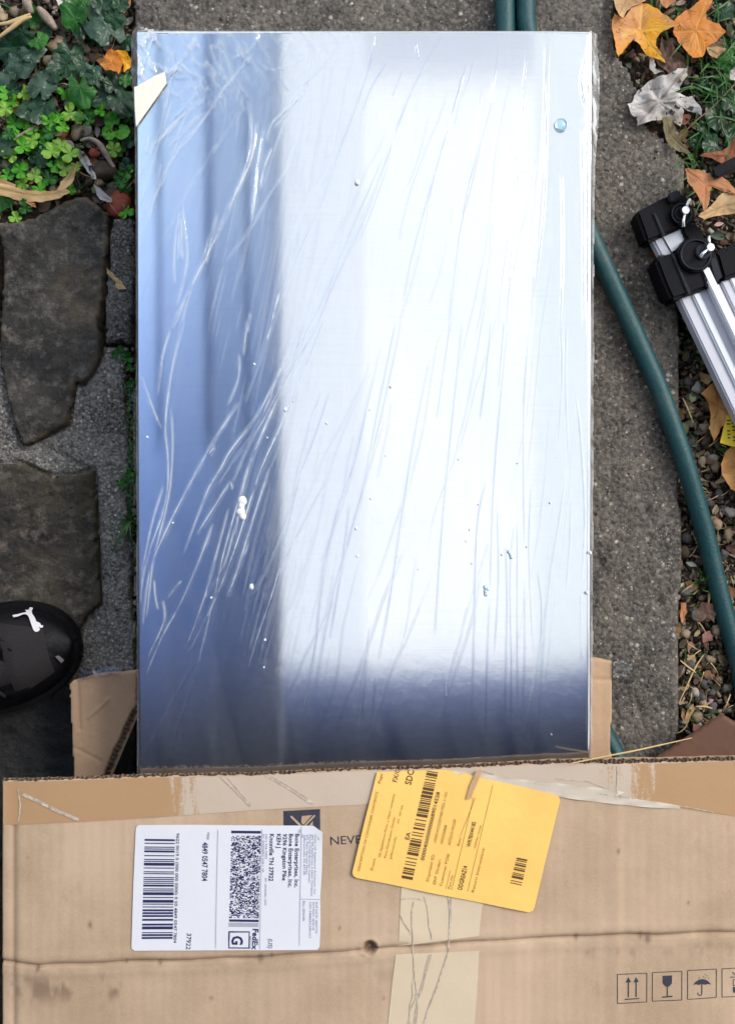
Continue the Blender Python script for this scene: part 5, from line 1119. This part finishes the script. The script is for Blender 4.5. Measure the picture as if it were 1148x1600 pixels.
drape('lifted_tape', [(700, 1204), (745, 1207), (800, 1216), (860, 1222), (930, 1230), (960, 1234), (975, 1238), (960, 1244), (1010, 1250), (1060, 1258), (1062, 1264), (1000, 1260), (940, 1254), (880, 1246), (820, 1234), (760, 1222), (705, 1208)], .0008, M['tape_lift'], box, .003, lambda a, b: .2,
      lambda a, b: .0007*math.sin(a*.05+b*.3)*math.sin(b*.25)+.0003)['label'] = 'lifted wrinkled pale edge of tape beside the yellow slip'
wr = Print(.0009)
C6 = lambda p: crop(p, 560, 1400, .209)
for p, wd in ([(410, 40), (398, 120), (398, 200), (405, 320), (410, 440), (418, 600), (430, 690), (440, 740), (395, 830), (372, 957)], 1.4), ([(490, 0), (510, 60), (520, 120), (525, 220), (540, 270), (548, 320)], 1.5), ([(530, 435), (505, 520), (490, 600), (450, 740), (435, 820), (415, 957)], 1.5), \
    ([(545, 430), (510, 560), (480, 690), (450, 760)], 1.0), ([(670, 0), (682, 100), (682, 200), (675, 330), (672, 400), (640, 510), (610, 600), (580, 700), (540, 790), (515, 860), (490, 957), (470, 1100)], 2.0), ([(692, 0), (690, 100), (686, 240)], 1.2), ([(310, 140), (350, 210), (395, 280)], 1.6), ([(320, 20), (370, 12), (420, 12), (470, 22), (500, 30)], 1.5), \
    ([(418, 600), (400, 660), (405, 740), (380, 830), (385, 957)], 1.0), ([(440, 740), (445, 860), (430, 957), (420, 1100)], 1.4), ([(405, 740), (425, 735), (455, 775)], 2.0), ([(640, 520), (600, 640), (560, 730)], 1.2):
    wr.line(C6(p), wd)
C5b = lambda p: crop(p, 0, 1160, .4878)
for p, wd in ([(75, 165), (130, 190), (190, 220), (255, 247)], 5), ([(708, 110), (750, 150), (800, 200)], 1.6), ([(730, 112), (770, 160), (806, 200)], 1.0), ([(850, 104), (930, 150), (990, 192)], 1.6), ([(862, 104), (940, 148), (1004, 192)], 1.0), ([(60, 150), (68, 200), (62, 250)], 2.2), ([(980, 180), (1000, 195)], 3), ([(786, 185), (802, 202)], 3):
    wr.line(C5b(p), wd)
C6b = lambda p: crop(p, 560, 1160, .5122)
for p, wd in ([(370, 82), (440, 110), (540, 124), (640, 140), (760, 160), (800, 170)], 1.4), ([(780, 150), (800, 165), (880, 180), (1000, 196), (1080, 212)], 1.2), ([(786, 72), (788, 100), (784, 170)], 1.4), ([(600, 110), (700, 118), (780, 150)], 1.0):
    wr.line(C6b(p), wd)
o = wr.build('tape_wrinkle', M['tape_edge'], box); o['kind'] = 'stuff'
# box print
pr = Print(.00025)
pr.text('NEVER', (516.5, 1320), (578, 1316.5), 13.2); pr.build('printed_word', M['ink_box'], box)
C5 = lambda p: crop(p, 940, 1500, .1812)
ICN = [('arrow_symbol', [(130, 122), (385, 112), (385, 362), (132, 373)], [((227, 320), (227, 188), 1.8), ((293, 318), (293, 186), 1.8), ((195, 340), (320, 332), 1.6)], [[(203, 194), (250, 191), (226, 148)], [(270, 192), (317, 188), (293, 148)]]),
  ('glass_symbol', [(433, 106), (686, 94), (686, 343), (433, 355)], [((560, 222), (562, 315), 1.6), ((515, 320), (605, 312), 2.0)], [[(520, 134), (602, 130), (600, 200), (575, 228), (547, 228), (522, 202)]]),
  ('umbrella_symbol', [(735, 88), (982, 74), (982, 320), (735, 338)], [], [[(783, 213), (800, 190), (830, 168), (865, 160), (900, 170), (925, 192), (937, 209), (910, 203), (885, 211), (858, 205), (830, 213), (808, 206)]]+[[(a-5, b+5), (a+5, b+4), (a, b-8)] for a, b in ((837, 152), (870, 140), (885, 120), (900, 132), (915, 152), (885, 150))]),
  ('stacking_symbol', [(1030, 72), (1285, 58), (1285, 305), (1032, 317)], [((1100, 145), (1180, 140), 1.2), ((1120, 100), (1170, 150), 1.3)]+[(a, b, 1.1) for a, b in (((1128, 165), (1230, 160)), ((1230, 160), (1230, 212)), ((1230, 212), (1128, 218)), ((1128, 218), (1128, 165)))], [[(1125, 228), (1230, 224), (1230, 274), (1127, 279)]])]
for nm, sq, ls, ps in ICN:
    pr = Print(.00025); q = C5(sq)
    for i in range(4): pr.line([q[i], q[(i+1) % 4]], 1.1)
    for a, b, wd in ls: pr.line(C5([a, b]), wd)
    for q in ps: pr.poly(C5(q))
    if nm == 'umbrella_symbol': pr.line(C5([(858, 205), (858, 285), (852, 300), (838, 304), (826, 295), (822, 278)]), 1.5)
    pr.build(nm, M['ink_box'], box)
pr = Print(.00025); C8 = lambda p: crop(p, 420, 1230, .1568)
pr.poly([(443, 1267), (500, 1264), (500.5, 1316), (443.5, 1316)]); pr.build('printed_square', M['ink_box'], box)
pr = Print(.0005)
for q in ([(212, 292), (228, 280), (330, 378), (305, 385)], [(330, 285), (432, 276), (356, 362), (345, 372), (322, 350)], [(450, 274), (466, 284), (372, 380), (350, 380)], [(398, 382), (440, 334), (437, 385)]): pr.poly(C8(q))
pr.build('printed_symbol', M['kraft'], box)
# white shipping label
lab_pts = [(213, 1294), (215, 1290), (219, 1288.5), (300, 1288), (420, 1289), (490, 1289.5), (504, 1299), (503, 1360), (500.5, 1400), (501, 1440), (499.5, 1478), (496, 1483), (400, 1484), (300, 1485), (211, 1485), (206.5, 1482), (206, 1478), (209, 1380)]
def labcurl(a, b): return .0022*max(0, 1-math.hypot(a-506, b-1290)/26)**1.5
lab = drape('shipping_label', lab_pts, .0010, M['label_white'], box, .010, None, labcurl); lab['label'] = 'white shipping label with barcodes and address, upper corner curling'
pr = Print(.0013)
pr.bars([(227, 1310), (274, 1310.5), (270, 1471), (222, 1471)], 108, 5); pr.build('barcode', M['ink_navy'], lab)
pr = Print(.0013); rr = random.Random(3)
pr.poly([(362, 1297), (408, 1297.5), (408, 1301.5), (362, 1301)]); pr.poly([(358.5, 1436), (404.5, 1436.5), (404.5, 1440), (358.5, 1439.5)])
nr, ncx = 110, 30
for i in range(nr):
    y = 1305+129*i/nr; j = 0
    while j < ncx:
        L = rr.choice((1, 1, 1, 2))
        if rr.random() < .48:
            sh = -3.6*(y-1305)/130; a = 362+sh+46*j/ncx; b = 362+sh+46*min(ncx, j+L)/ncx
            pr.poly([(a, y), (b, y), (b, y+129/nr*.96), (a, y+129/nr*.96)])
        j += L
for k in range(6): pr.line([(357.5, 1441.5+k*1.1), (404, 1442+k*1.1)], .35)
pr.build('stacked_barcode', M['ink_navy'], lab)
for t_, a, b, h, bo in [('9622 0019 0 (000 000 0000) 0 00 4849 0547 7804', (276.5, 1301), (271.5, 1473), 4.6, .01), ('37922', (292.5, 1458), (291, 1483), 7, .012), ('TRK#', (324, 1299), (324, 1311), 3.6, 0), ('4849 0547 7804', (317, 1315), (316, 1376), 8.6, .016),
    ('FedEx', (395.5, 1450.5), (394, 1483), 8.6, .03), ('Ground', (390.5, 1462), (390, 1481), 2.6, 0), ('Knoxville TN 37922', (422, 1302), (420.5, 1376), 6.8, .018), ('KEN J', (433, 1302), (432.7, 1324), 6.4, .018), ('9296 Kingston Pike', (442.6, 1302), (441.5, 1375), 6.2, .018),
    ('Bone Enterprises, Inc.', (452, 1302), (450.6, 1386), 6.4, .018), ('Bone Enterprises, Inc.', (461.6, 1302), (460.2, 1386), 6.4, .018), ('TO', (466, 1295), (466, 1300.5), 3.6, 0), ('(US)', (419.5, 1466), (419, 1480.5), 6.6, .01), ('G', (363, 1461.5), (362.5, 1475.5), 17, .03)]:
    pr = Print(.0013); pr.text(t_, a, b, h, bo); pr.build('lettering', M['ink_navy'], lab)
pr = Print(.0013); pr.line([(358.5, 1455.5), (390, 1455.5), (389.5, 1480.5), (358, 1480.5), (358.5, 1454.6)], 2.2)
pr.build('emblem_frame', M['ink_navy'], lab)
pr = Print(.0013)
for t_, a, b, h in [('(201) 526-2002', (415.2, 1302), (414.6, 1341), 3.2), ('FROM:', (496, 1302), (496, 1312), 3.0), ('Haier US Appliance Solutions, Inc.', (491.6, 1303), (490.6, 1397), 3.1), ('dba GE Appliances, a Haier Company', (487.4, 1303), (486.2, 1399), 3.1), ('Parts Distribution Center', (483.2, 1303), (482.2, 1379), 3.1),
    ('301 Paul Garrett Pkwy', (479, 1303), (478.2, 1365), 3.1), ('Jeffersonville IN 47130', (474.8, 1303), (474, 1366), 3.1), ('US', (471.4, 1303), (471.4, 1308), 2.6), ('BILL SENDER', (473.5, 1407), (473, 1438), 3.4), ('SHIP DATE: 18OCT25', (493.5, 1408), (493, 1457), 3.2), ('ACTWGT: 28.00 LB', (488.6, 1408), (488.2, 1452), 3.2),
    ('CAD: 0468629/CAFE1013', (483.6, 1408), (483, 1464), 3.2), ('INV: 000000689014528-1-100', (410.8, 1302), (410, 1362), 2.6), ('REF: 1003256868-1-EWR', (414.2, 1371), (413.6, 1414), 2.8)]: pr.text(t_, a, b, h)
for q in ([(341, 1296), (337, 1481)], [(409.6, 1295), (406, 1482)], [(471, 1291), (468, 1476)], [(469.5, 1404), (500, 1404)]): pr.line(q, .6)
pr.build('small_lettering', M['ink_light'], lab)['kind'] = 'stuff'
# yellow packing slip
yl_pts = [(589, 1205.5), (640, 1203.5), (695, 1202), (704, 1204), (712, 1207), (716, 1210), (724, 1206.5), (738, 1211), (760, 1216), (868, 1241), (872, 1244), (873.5, 1250), (854, 1330), (834, 1417), (831, 1422), (825, 1424), (700, 1399), (557, 1369.5), (552, 1366), (550.5, 1361), (570, 1280)]
yl = drape('packing_slip', yl_pts, .0016, M['label_yellow'], box, .008, None, lambda a, b: .0006*math.sin(a*.045+b*.02)+.0006); yl['label'] = 'tilted yellow packing slip with faint brown print'
YO = .0029
class YPrint(Print):
    def build(s, name, mat, parent):
        for v in s.bm.verts: v.co.z = float(boxz(v.co.x, v.co.y))+.0016+.00035+.0006*math.sin((v.co.x/kb+574)*.045+(800-v.co.y/kb)*.02)+.0006
        me = bpy.data.meshes.new(name); s.bm.to_mesh(me); s.bm.free(); return link(name, me, mat, parent, smooth=False)
pr = YPrint(0); pr.bars([(627, 1370), (644, 1373), (684, 1206), (667, 1203)], 118, 9); pr.build('barcode', M['ink_brown'], yl); pr = YPrint(0); pr.bars([(796, 1378), (814, 1382), (823, 1340), (807, 1337)], 34, 4); pr.build('barcode', M['ink_brown'], yl)
for t_, a, b, h, bo in [('SDC', (642, 1225.5), (647, 1203), 10, .01), ('FX/G', (620, 1221), (625, 1201), 7.5, .005), ('EA', (638.5, 1311), (641.5, 1299.5), 6.5, .01), ('0000400000000689014528', (662, 1343), (687, 1237), 5.6, .01), ('DDGREAZ14', (721, 1389), (730, 1352), 7, .015), ('WR78X44185', (734, 1322), (743, 1283), 6.2, .01)]: pr = YPrint(0); pr.text(t_, a, b, h, bo); pr.build('lettering', M['ink_brown'], yl)
pr = YPrint(0)
for t_, a, b, h in [('DESCRIPTION OF CONTAINER CONTENTS', (562, 1359), (591, 1236), 3.8), ('Page', (594.5, 1223), (598, 1208), 4.2), ('From:', (583, 1358), (587.5, 1339), 4.4), ('GE Appliances Parts, a Haier company', (594, 1338), (617, 1239), 3.4), ('Parts Distribution Center', (603, 1339), (617.5, 1275), 3.4),
    ('Jeffersonville', (611.5, 1341), (619.5, 1306), 3.4), ('IN  47130', (623, 1285), (630, 1257), 3), ('Shipment ID:', (669, 1376), (679, 1333), 4.4), ('193814122507481752-1-101', (681, 1315), (699, 1237), 4.2), ('ERP Order:', (680, 1380), (689, 1341), 4.4), ('1003256868', (691, 1317), (698, 1288), 4.2),
    ('Customer PO#:', (690, 1383), (702, 1332), 4.4), ('3672210 MOSIF', (703, 1319), (712.5, 1279), 4.2), ('Part No', (703, 1387), (708, 1366), 4), ('Rev', (717, 1320), (720, 1307), 3.8), ('Return Instructions:', (740, 1393), (757, 1323), 4.4), ('ASSEMBLY DOOR', (742, 1324), (752, 1288), 2.8)]: pr.text(t_, a, b, h)
for q in ([(696, 1387), (703, 1358)], [(705, 1389), (739, 1244)], [(730, 1391), (769, 1225)], [(718, 1305), (742, 1245)]): pr.line(q, .55)
pr.build('small_lettering', M['ink_olive'], yl)['kind'] = 'stuff'
drape('tape_sliver', [(727, 1247), (734, 1246), (744, 1222), (752, 1203), (750, 1199), (743, 1203), (733, 1226)], .0042, plain('tape_sliver', srgb(196, 160, 124), .3, bsc=100, bdist=.001), box, .004)

# ------------------------------------------------------------------ folded canopy frame
FR = thing('folded_frame', 'folded grey metal frame legs with black plastic feet and wing bolts beside the path', 'folded frame', W(1080, 420, -.01))
def fp(name, px, z0, z1, mat, bev=.0015, zpix=None, **k): return prism(name, WL(px, zpix or z1), z0, z1, mat, FR, bevel=bev, **k)
D_ = Vector((.43, .903))     # leg direction in photo pixels (down right)
def ext(p, L): return (p[0]+D_.x*L, p[1]+D_.y*L)
LL = 900
fp('foot_cap', [(993, 331), (1018, 318), (1041, 306), (1068, 300), (1080, 318), (1085, 345), (1064, 357), (1018, 376), (1010, 380), (1002, 356)], .002, .030, M['black_plastic'], .003)
fp('clip_block', [(1042, 303), (1061, 295), (1066, 308), (1046, 317)], .030, .036, M['dark_plastic'])
fp('cap_rib', [(1019, 333), (1024, 332), (1040, 367), (1034, 370)], .0300, .0318, M['dark_plastic'], .0008)
fp('leg', [(1017, 372), (1062, 353), (1076, 368), (1066, 384), (1056, 398), (1042, 403), (1032, 401)], .010, .024, M['alu'], .002)
fp('leg_rib', [(1033, 368), (1062, 356), (1074, 369), (1063, 382), (1056, 392), (1050, 398)], .024, .0255, M['alu_light'], .0012)
fp('foot_cap', [(1022, 404), (1037, 398), (1056, 394), (1062, 380), (1074, 371), (1091, 367), (1110, 373), (1119, 392), (1121, 406), (1129, 435), (1120, 443), (1104, 451), (1077, 461), (1049, 470), (1038, 446)], .002, .036, M['black_plastic'], .003)
fp('cap_rib', [(1048, 398), (1052, 396), (1080, 458), (1074, 461)], .0360, .0378, M['dark_plastic'], .0008)
fp('cap_ridge', [(1088, 412), (1092, 409), (1106, 436), (1105, 449), (1101, 446), (1101, 437)], .0360, .038, M['dark_plastic'], .0008)
fp('cap_ridge', [(1107, 403), (1119, 403), (1128, 433), (1118, 440), (1112, 424)], .0360, .038, M['dark_plastic'], .0008)
fp('leg', [(1060, 464), (1122, 441), ext((1122, 441), LL), ext((1060, 464), LL)], .012, .028, M['alu'], .0015, zpix=.028)
fp('leg_rib', [(1080, 459), (1092, 455), ext((1092, 455), LL), ext((1080, 459), LL)], .0275, .0312, M['alu_light'], .0016)
fp('inner_bar', [(1096, 422), (1107, 416), ext((1107, 416), LL), ext((1096, 422), LL)], .028, .039, M['alu_light'], .001)
fp('leg', [(1125, 440), (1152, 430), (1200, 415), ext((1200, 415), LL), ext((1125, 440), LL)], -.006, .022, M['alu'], .0015)
fp('leg_rib', [(1139, 435), (1146, 432), ext((1146, 432), LL), ext((1139, 435), LL)], .0215, .0240, M['alu_light'], .0010)
fp('foot_cap', [(1117, 396), (1134, 386), (1160, 374), (1210, 356), (1215, 412), (1152, 430), (1129, 438)], -.006, .029, M['black_plastic'], .003)
def disc(name, c, r, z0, z1, mat, parent, n=28, bev=.0008):
    return prism(name, WL([(c[0]+r*math.cos(2*math.pi*i/n), c[1]+r*math.sin(2*math.pi*i/n)) for i in range(n)][::-1], z1), z0, z1, mat, parent, bevel=bev)
def ring(name, c, r, z, rad, mat, parent):
    V, Fs = tube_geo([W(c[0]+r*math.cos(2*math.pi*i/32), c[1]+r*math.sin(2*math.pi*i/32), z) for i in range(33)], rad, 8, False); return mobj(name, V, Fs, mat, parent, smooth=True)
disc('knob', (1066, 334), 19, .030, .034, M['black_plastic'], FR); ring('knob_ring', (1064, 334), 15, .0345, .0010, M['dark_plastic'], FR); ring('knob_ring', (1063, 334), 9, .0345, .0009, M['dark_plastic'], FR)
disc('knob', (1086, 398), 27, .036, .041, M['black_plastic'], FR); ring('knob_ring', (1086, 398), 23, .0415, .0012, M['dark_plastic'], FR); disc('knob_hub', (1098, 393), 12, .041, .044, M['dark_plastic'], FR)
def wing(c, e1, e2, z):
    t = disc('wing_bolt', c, 6, z, z+.007, M['chrome'], FR)
    for e in (e1, e2):
        P = spline([W(c[0], c[1], z+.003), W((c[0]*.4+e[0]*.6)-1.5, (c[1]*.4+e[1]*.6), z+.005), W(e[0], e[1], z+.003)], 5)
        V, Fs = tube_geo(P, [.0011+.0007*i/len(P) for i in range(len(P))], 8); mobj('bolt_wing', V, Fs, M['chrome'], t, smooth=True)
wing((1071, 328), (1077, 312), (1067, 354), .036); wing((1110, 386), (1107, 370), (1093, 401), .044)
fp('cross_joint', [(1064, 350), (1084, 346), (1100, 366), (1096, 382), (1078, 380), (1066, 366)], -.002, .030, M['black_plastic'], .002)
fp('cap_slot', [(1093, 414), (1105, 408), (1109, 415), (1097, 421)], .0362, .0372, plain('slot_dark', srgb(4, 4, 6), .9), .0002)
tag(prism('strap_tip', WL([(1112, 264), (1120, 258), (1150, 243), (1200, 222), (1208, 240), (1150, 262), (1122, 278), (1114, 276)], .058), .052, .058, M['black_plastic'], None, bevel=.0015), 'blunt black plastic bar end over the leaves at the right edge', 'plastic bar')
for i, (a, b) in enumerate(((1093, 463), (1113, 522), (1128, 537), (1111, 552), (1138, 560), (1123, 498))):
    pass
# yellow printed tag
yt_ = thing('yellow_tag', 'yellow tag with black print under the frame leg at the right edge', 'tag', W(1140, 680, .006))
prism('tag_sheet', WL([(1124, 692), (1134, 650), (1160, 640), (1190, 660), (1180, 704), (1144, 698)], .010), .0095, .010, M['yellow_tag'], yt_, bevel=0)
bm = bmesh.new()
for i in range(7):
    for j in range(4):
        if random.random() < .8:
            a0_ = W(1134+j*8+i*.4, 656+i*5.4-j*1.0, .0105); a1_ = W(1134+j*8+6, 656+i*5.4+2-j*1.0, .0105)
            vs = [bm.verts.new((q[0], q[1], .0104)) for q in ((a0_.x, a0_.y), (a1_.x, a0_.y), (a1_.x, a1_.y), (a0_.x, a1_.y))]; bm.faces.new(vs)
bobj('tag_print', bm, M['ink_black'], yt_)

# ------------------------------------------------------------------ shoe
SH = thing('sports_shoe', 'black glossy sports shoe with a white leaping cat emblem on the toe', 'shoe', W(-60, 1050, 0))
tip = W(117, 1001, .03); ux = Vector((-.97, -.24, 0)).normalized(); vx = Vector((ux.y, -ux.x, 0))   # u: toe -> heel, v: towards the top of the picture
LS = .285
def wid(u):
    t = np.clip(u/LS, 0, 1); w0 = .048*np.power(np.clip(1-np.power(np.clip(1-u/.085, 0, 1), 2.5), 0, 1), .5)
    waist = 1-.22*np.exp(-((t-.55)/.18)**2)-.12*np.clip((t-.3)/.7, 0, 1); heel = np.power(np.clip(1-np.power(np.clip((t-.86)/.14, 0, 1), 2.4), 0, 1), .5)
    return w0*waist*heel
def hgt(u):
    t = np.clip(u/LS, 0, 1); return .034+.020*np.clip(u/.05, 0, 1)**.6*1.0+.045*np.clip((t-.28)/.45, 0, 1)**1.4
def upper(u, v):
    w_ = wid(u)*.94+1e-6; q = np.clip(np.abs(v)/w_, 0, 1); b = .020
    return b+(hgt(u)-b)*np.power(np.clip(1-q**2.6, 0, 1), .55)
def shoe_pt(u, v): return tip+ux*float(u)+vx*float(v)
NU, NV = 110, 44; V = []; Fs = []
for i in range(NU+1):
    u = LS*(.5-.5*math.cos(math.pi*i/NU))
    for j in range(NV+1):
        s = -math.cos(math.pi*j/NV); v = s*wid(u)*.94; p = shoe_pt(u, v); z = float(upper(u, v))
        op = math.exp(-(((u-.205)/.045)**4+(v/.026)**4)); z -= op*.040
        z += .0012*float(fbm(p.x, p.y, 70, 3, 4))+.0012*math.exp(-((u-.036-abs(v)**1.5*4)/.0012)**2)-.0008*math.exp(-((u-.0385-abs(v)**1.5*4)/.0008)**2)+.0022/(1+math.exp(-(u-.052+(.030-abs(v+.012))*.9)/.0012))*(abs(v+.012) > .017)+.0006*math.sin(p.x*900)*math.sin(p.y*900)*(u > .04)
        V.append((p.x, p.y, z))
for i in range(NU):
    for j in range(NV): k = i*(NV+1)+j; Fs.append((k, k+1, k+NV+2, k+NV+1))
mobj('upper', V, Fs, M['shoe'], SH, smooth=True)
ol = []
for i in range(61): u = LS*(.5-.5*math.cos(math.pi*i/60)); p = shoe_pt(u, wid(u)*1.0+.002*(0 < i < 60)); ol.append((p.x, p.y))
for i in range(59, 0, -1): u = LS*(.5-.5*math.cos(math.pi*i/60)); p = shoe_pt(u, -wid(u)*1.0-.002); ol.append((p.x, p.y))
ol = ol[::-1] if (sum((ol[i][0]*ol[(i+1) % len(ol)][1]-ol[(i+1) % len(ol)][0]*ol[i][1]) for i in range(len(ol))) < 0) else ol
prism('sole', ol, .003, .024, M['shoe_sole'], SH, bevel=.0025, smooth=False)
# tongue / lace area with cords
def surf(u, v, off): p = shoe_pt(u, v); return Vector((p.x, p.y, float(upper(u, v))+off))
V = []; Fs = []
for i in range(21):
    for j in range(13):
        u = .056+.115*i/20; v = -.012+(-.018+.036*j/12)*(.6+.4*min(1, i/8)); V.append(surf(u, v, .0022*math.sin(math.pi*j/12)**.5-.0004))
        if i and j: k = i*13+j; Fs.append((k-14, k-13, k, k-1))
mobj('tongue', V, Fs, M['shoe_dark'], SH, smooth=True)
V = []; Fs = []
for i in range(17):
    for j in range(17):
        a_ = i/16; b_ = j/16*2-1; u = .020+.036*a_; v = -.002+b_*(.020+.014*a_); V.append(surf(u, v, .0018+.0003*math.sin(i*2.1)*math.sin(j*2.3)))
        if i and j: k = i*17+j; Fs.append((k-18, k-17, k, k-1))
mobj('toe_mesh', V, Fs, M['shoe_dark'], SH, smooth=True)
for i in range(5):
    u = .066+.015*i; P = [surf(u+.006*math.sin(s*math.pi), -.012+(-.020+.040*s), .0030+.002*math.sin(s*math.pi)) for s in [k/10 for k in range(11)]]
    tube('lace', P, .0017, M['shoe_dark'], SH, 8)
logo = crop([(152, 240), (175, 232), (200, 230), (235, 220), (265, 212), (300, 205), (318, 200), (305, 172), (322, 176), (345, 172), (362, 142), (374, 125), (415, 125), (400, 150), (382, 190), (390, 222), (410, 250), (428, 285), (436, 312), (462, 322), (484, 336), (498, 362), (518, 358), (519, 380), (500, 390), (478, 384), (462, 370), (472, 388), (482, 408), (465, 430), (430, 440), (405, 420), (385, 370), (365, 310), (350, 265), (330, 235), (305, 226), (280, 228), (245, 242), (215, 255), (165, 262)], 0, 930, .1307)
def on_shoe(px, py, off):
    z = .05
    for _ in range(4):
        p = W(px, py, z); d = p-tip; d.z = 0; z = float(upper(d.dot(ux), d.dot(vx)))+off
    return W(px, py, z)
def decal(name, pts, mat):
    bm = bmesh.new(); f = bm.faces.new([bm.verts.new((a, b, 0)) for a, b in pts])
    for ax in (0, 1):
        lo = min(p[ax] for p in pts); hi = max(p[ax] for p in pts); c = lo+2.5
        while c < hi:
            bmesh.ops.bisect_plane(bm, geom=bm.verts[:]+bm.edges[:]+bm.faces[:], plane_co=(c, 0, 0) if ax == 0 else (0, c, 0), plane_no=(1, 0, 0) if ax == 0 else (0, 1, 0), dist=1e-5); c += 2.5
    for v in bm.verts: v.co = on_shoe(v.co.x, v.co.y, .0034)
    return bobj(name, bm, mat, SH, None, True)
decal('cat_emblem', logo, M['logo_white'])['label'] = 'white leaping cat emblem'
decal('side_patch', [(87, 1026), (92, 1024), (98, 1029), (101, 1032), (96, 1036)], M['logo_grey'])

# ------------------------------------------------------------------ added unseen sheets overhead, tinted to paint the reflection in the steel
HZ = 2.5; DV = HZ+CZ-2*ZP
def rx(px): return (px-574)/F*DV
def ry(py): return (800-py)/F*DV
ho = thing('house_porch', 'blue translucent porch roof mirrored in the left and lower part of the panel', 'porch roof', (-1.6, -1.6, 0))
M['porch'] = plain('porch_ceiling_paint', srgb(118, 140, 190), .7, nsc=3, namt=.12)  # left-over tint for the added overhead sheets
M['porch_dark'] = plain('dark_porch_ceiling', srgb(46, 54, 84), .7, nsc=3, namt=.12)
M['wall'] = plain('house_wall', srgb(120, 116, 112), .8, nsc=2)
m, t, p, o_ = nmat('translucent_awning'); p.inputs['Base Color'].default_value = (.82, .82, .88, 1); p.inputs['Roughness'].default_value = .7
tr = N(t, 'ShaderNodeBsdfTranslucent', {'Color': (.78, .80, .83, 1)}); ms = N(t, 'ShaderNodeMixShader', {0: .96, 1: p.outputs[0], 2: tr.outputs[0]}); t.links.new(ms.outputs[0], o_.inputs[0]); M['awning'] = m
def hb_(name, xa, xb, ya, yb, za, zb, mat): return prism(name, [(xa, ya), (xb, ya), (xb, yb), (xa, yb)], za, zb, mat, ho, bevel=0)
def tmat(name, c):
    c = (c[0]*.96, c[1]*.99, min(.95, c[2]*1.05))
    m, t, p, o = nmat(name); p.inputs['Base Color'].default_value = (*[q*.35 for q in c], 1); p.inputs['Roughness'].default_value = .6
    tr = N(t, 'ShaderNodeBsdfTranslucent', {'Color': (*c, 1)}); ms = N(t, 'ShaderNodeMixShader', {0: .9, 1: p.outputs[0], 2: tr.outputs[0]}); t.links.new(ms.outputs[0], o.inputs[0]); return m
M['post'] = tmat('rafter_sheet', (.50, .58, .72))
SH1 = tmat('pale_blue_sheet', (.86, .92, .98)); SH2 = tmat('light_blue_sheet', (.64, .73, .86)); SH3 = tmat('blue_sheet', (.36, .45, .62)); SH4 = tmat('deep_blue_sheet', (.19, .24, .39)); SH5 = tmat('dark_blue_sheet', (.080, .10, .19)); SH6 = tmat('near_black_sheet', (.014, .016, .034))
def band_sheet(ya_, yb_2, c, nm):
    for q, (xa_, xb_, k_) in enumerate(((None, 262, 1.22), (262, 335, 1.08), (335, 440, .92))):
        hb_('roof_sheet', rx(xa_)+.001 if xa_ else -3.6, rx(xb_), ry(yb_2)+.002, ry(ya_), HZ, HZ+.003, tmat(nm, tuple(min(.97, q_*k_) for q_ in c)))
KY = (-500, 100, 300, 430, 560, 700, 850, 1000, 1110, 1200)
KC = ((.60, .68, .77), (.60, .68, .77), (.60, .675, .775), (.53, .61, .73), (.44, .52, .65), (.34, .42, .56), (.25, .32, .46), (.19, .25, .38), (.10, .13, .22), (.035, .045, .085))  # graded tints paint the pale-to-dark gradient mirrored on the left
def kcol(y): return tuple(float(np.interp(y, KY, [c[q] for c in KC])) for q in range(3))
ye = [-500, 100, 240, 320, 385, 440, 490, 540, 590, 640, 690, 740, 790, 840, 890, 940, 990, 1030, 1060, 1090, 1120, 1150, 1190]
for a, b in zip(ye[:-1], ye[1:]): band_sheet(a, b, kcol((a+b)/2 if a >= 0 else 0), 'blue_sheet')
RB = ((1047, (.34, .41, .57)), (1060, (.26, .32, .48)), (1076, (.185, .24, .39)), (1096, (.16, .20, .315)), (1118, (.115, .145, .24)), (1142, (.07, .09, .165)), (1166, (.04, .052, .10)), (1190, None))  # graded tints paint the dark lower edge of the reflection
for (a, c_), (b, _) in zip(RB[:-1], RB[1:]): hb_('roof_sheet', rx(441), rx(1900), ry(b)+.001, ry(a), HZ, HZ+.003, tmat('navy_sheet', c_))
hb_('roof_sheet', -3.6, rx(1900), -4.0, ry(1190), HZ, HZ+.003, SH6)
for (a, b, yN) in ((248, 256, 60), (322, 334, -40), (384, 391, 160)):
    hb_('rafter', rx(a), rx(b), ry(700), ry(yN), HZ-.05, HZ-.01, M['post'])  # added bars, mirrored as faint streaks
hb_('awning', rx(441), rx(568), ry(1045), ry(-500), HZ+.05, HZ+.052, M['awning'])  # added sheet, mirrored as the pale lavender strip
hb_('awning', rx(570), rx(838), ry(110), ry(-600), HZ+.05, HZ+.052, tmat('grey_awning', (.76, .76, .76)))  # added sheet that greys the top of the reflection
hb_('awning', rx(840), rx(1300), ry(1045), ry(-600), HZ+.05, HZ+.052, tmat('pale_awning', (.88, .88, .84)))  # added sheet that tones down the right side of the reflection
hb_('house_wall', -3.8, -3.6, -4.2, 2.5, 0, HZ+.1, M['wall']); hb_('house_wall', -3.8, rx(1600), -4.2, -4.0, 0, HZ+.1, M['wall'])
for (a, b) in ((rx(440)-.05, 2.2), (rx(1600)-.1, ry(1047)-.1), (rx(1600)-.1, -3.9), (-3.5, 2.2)):
    pass
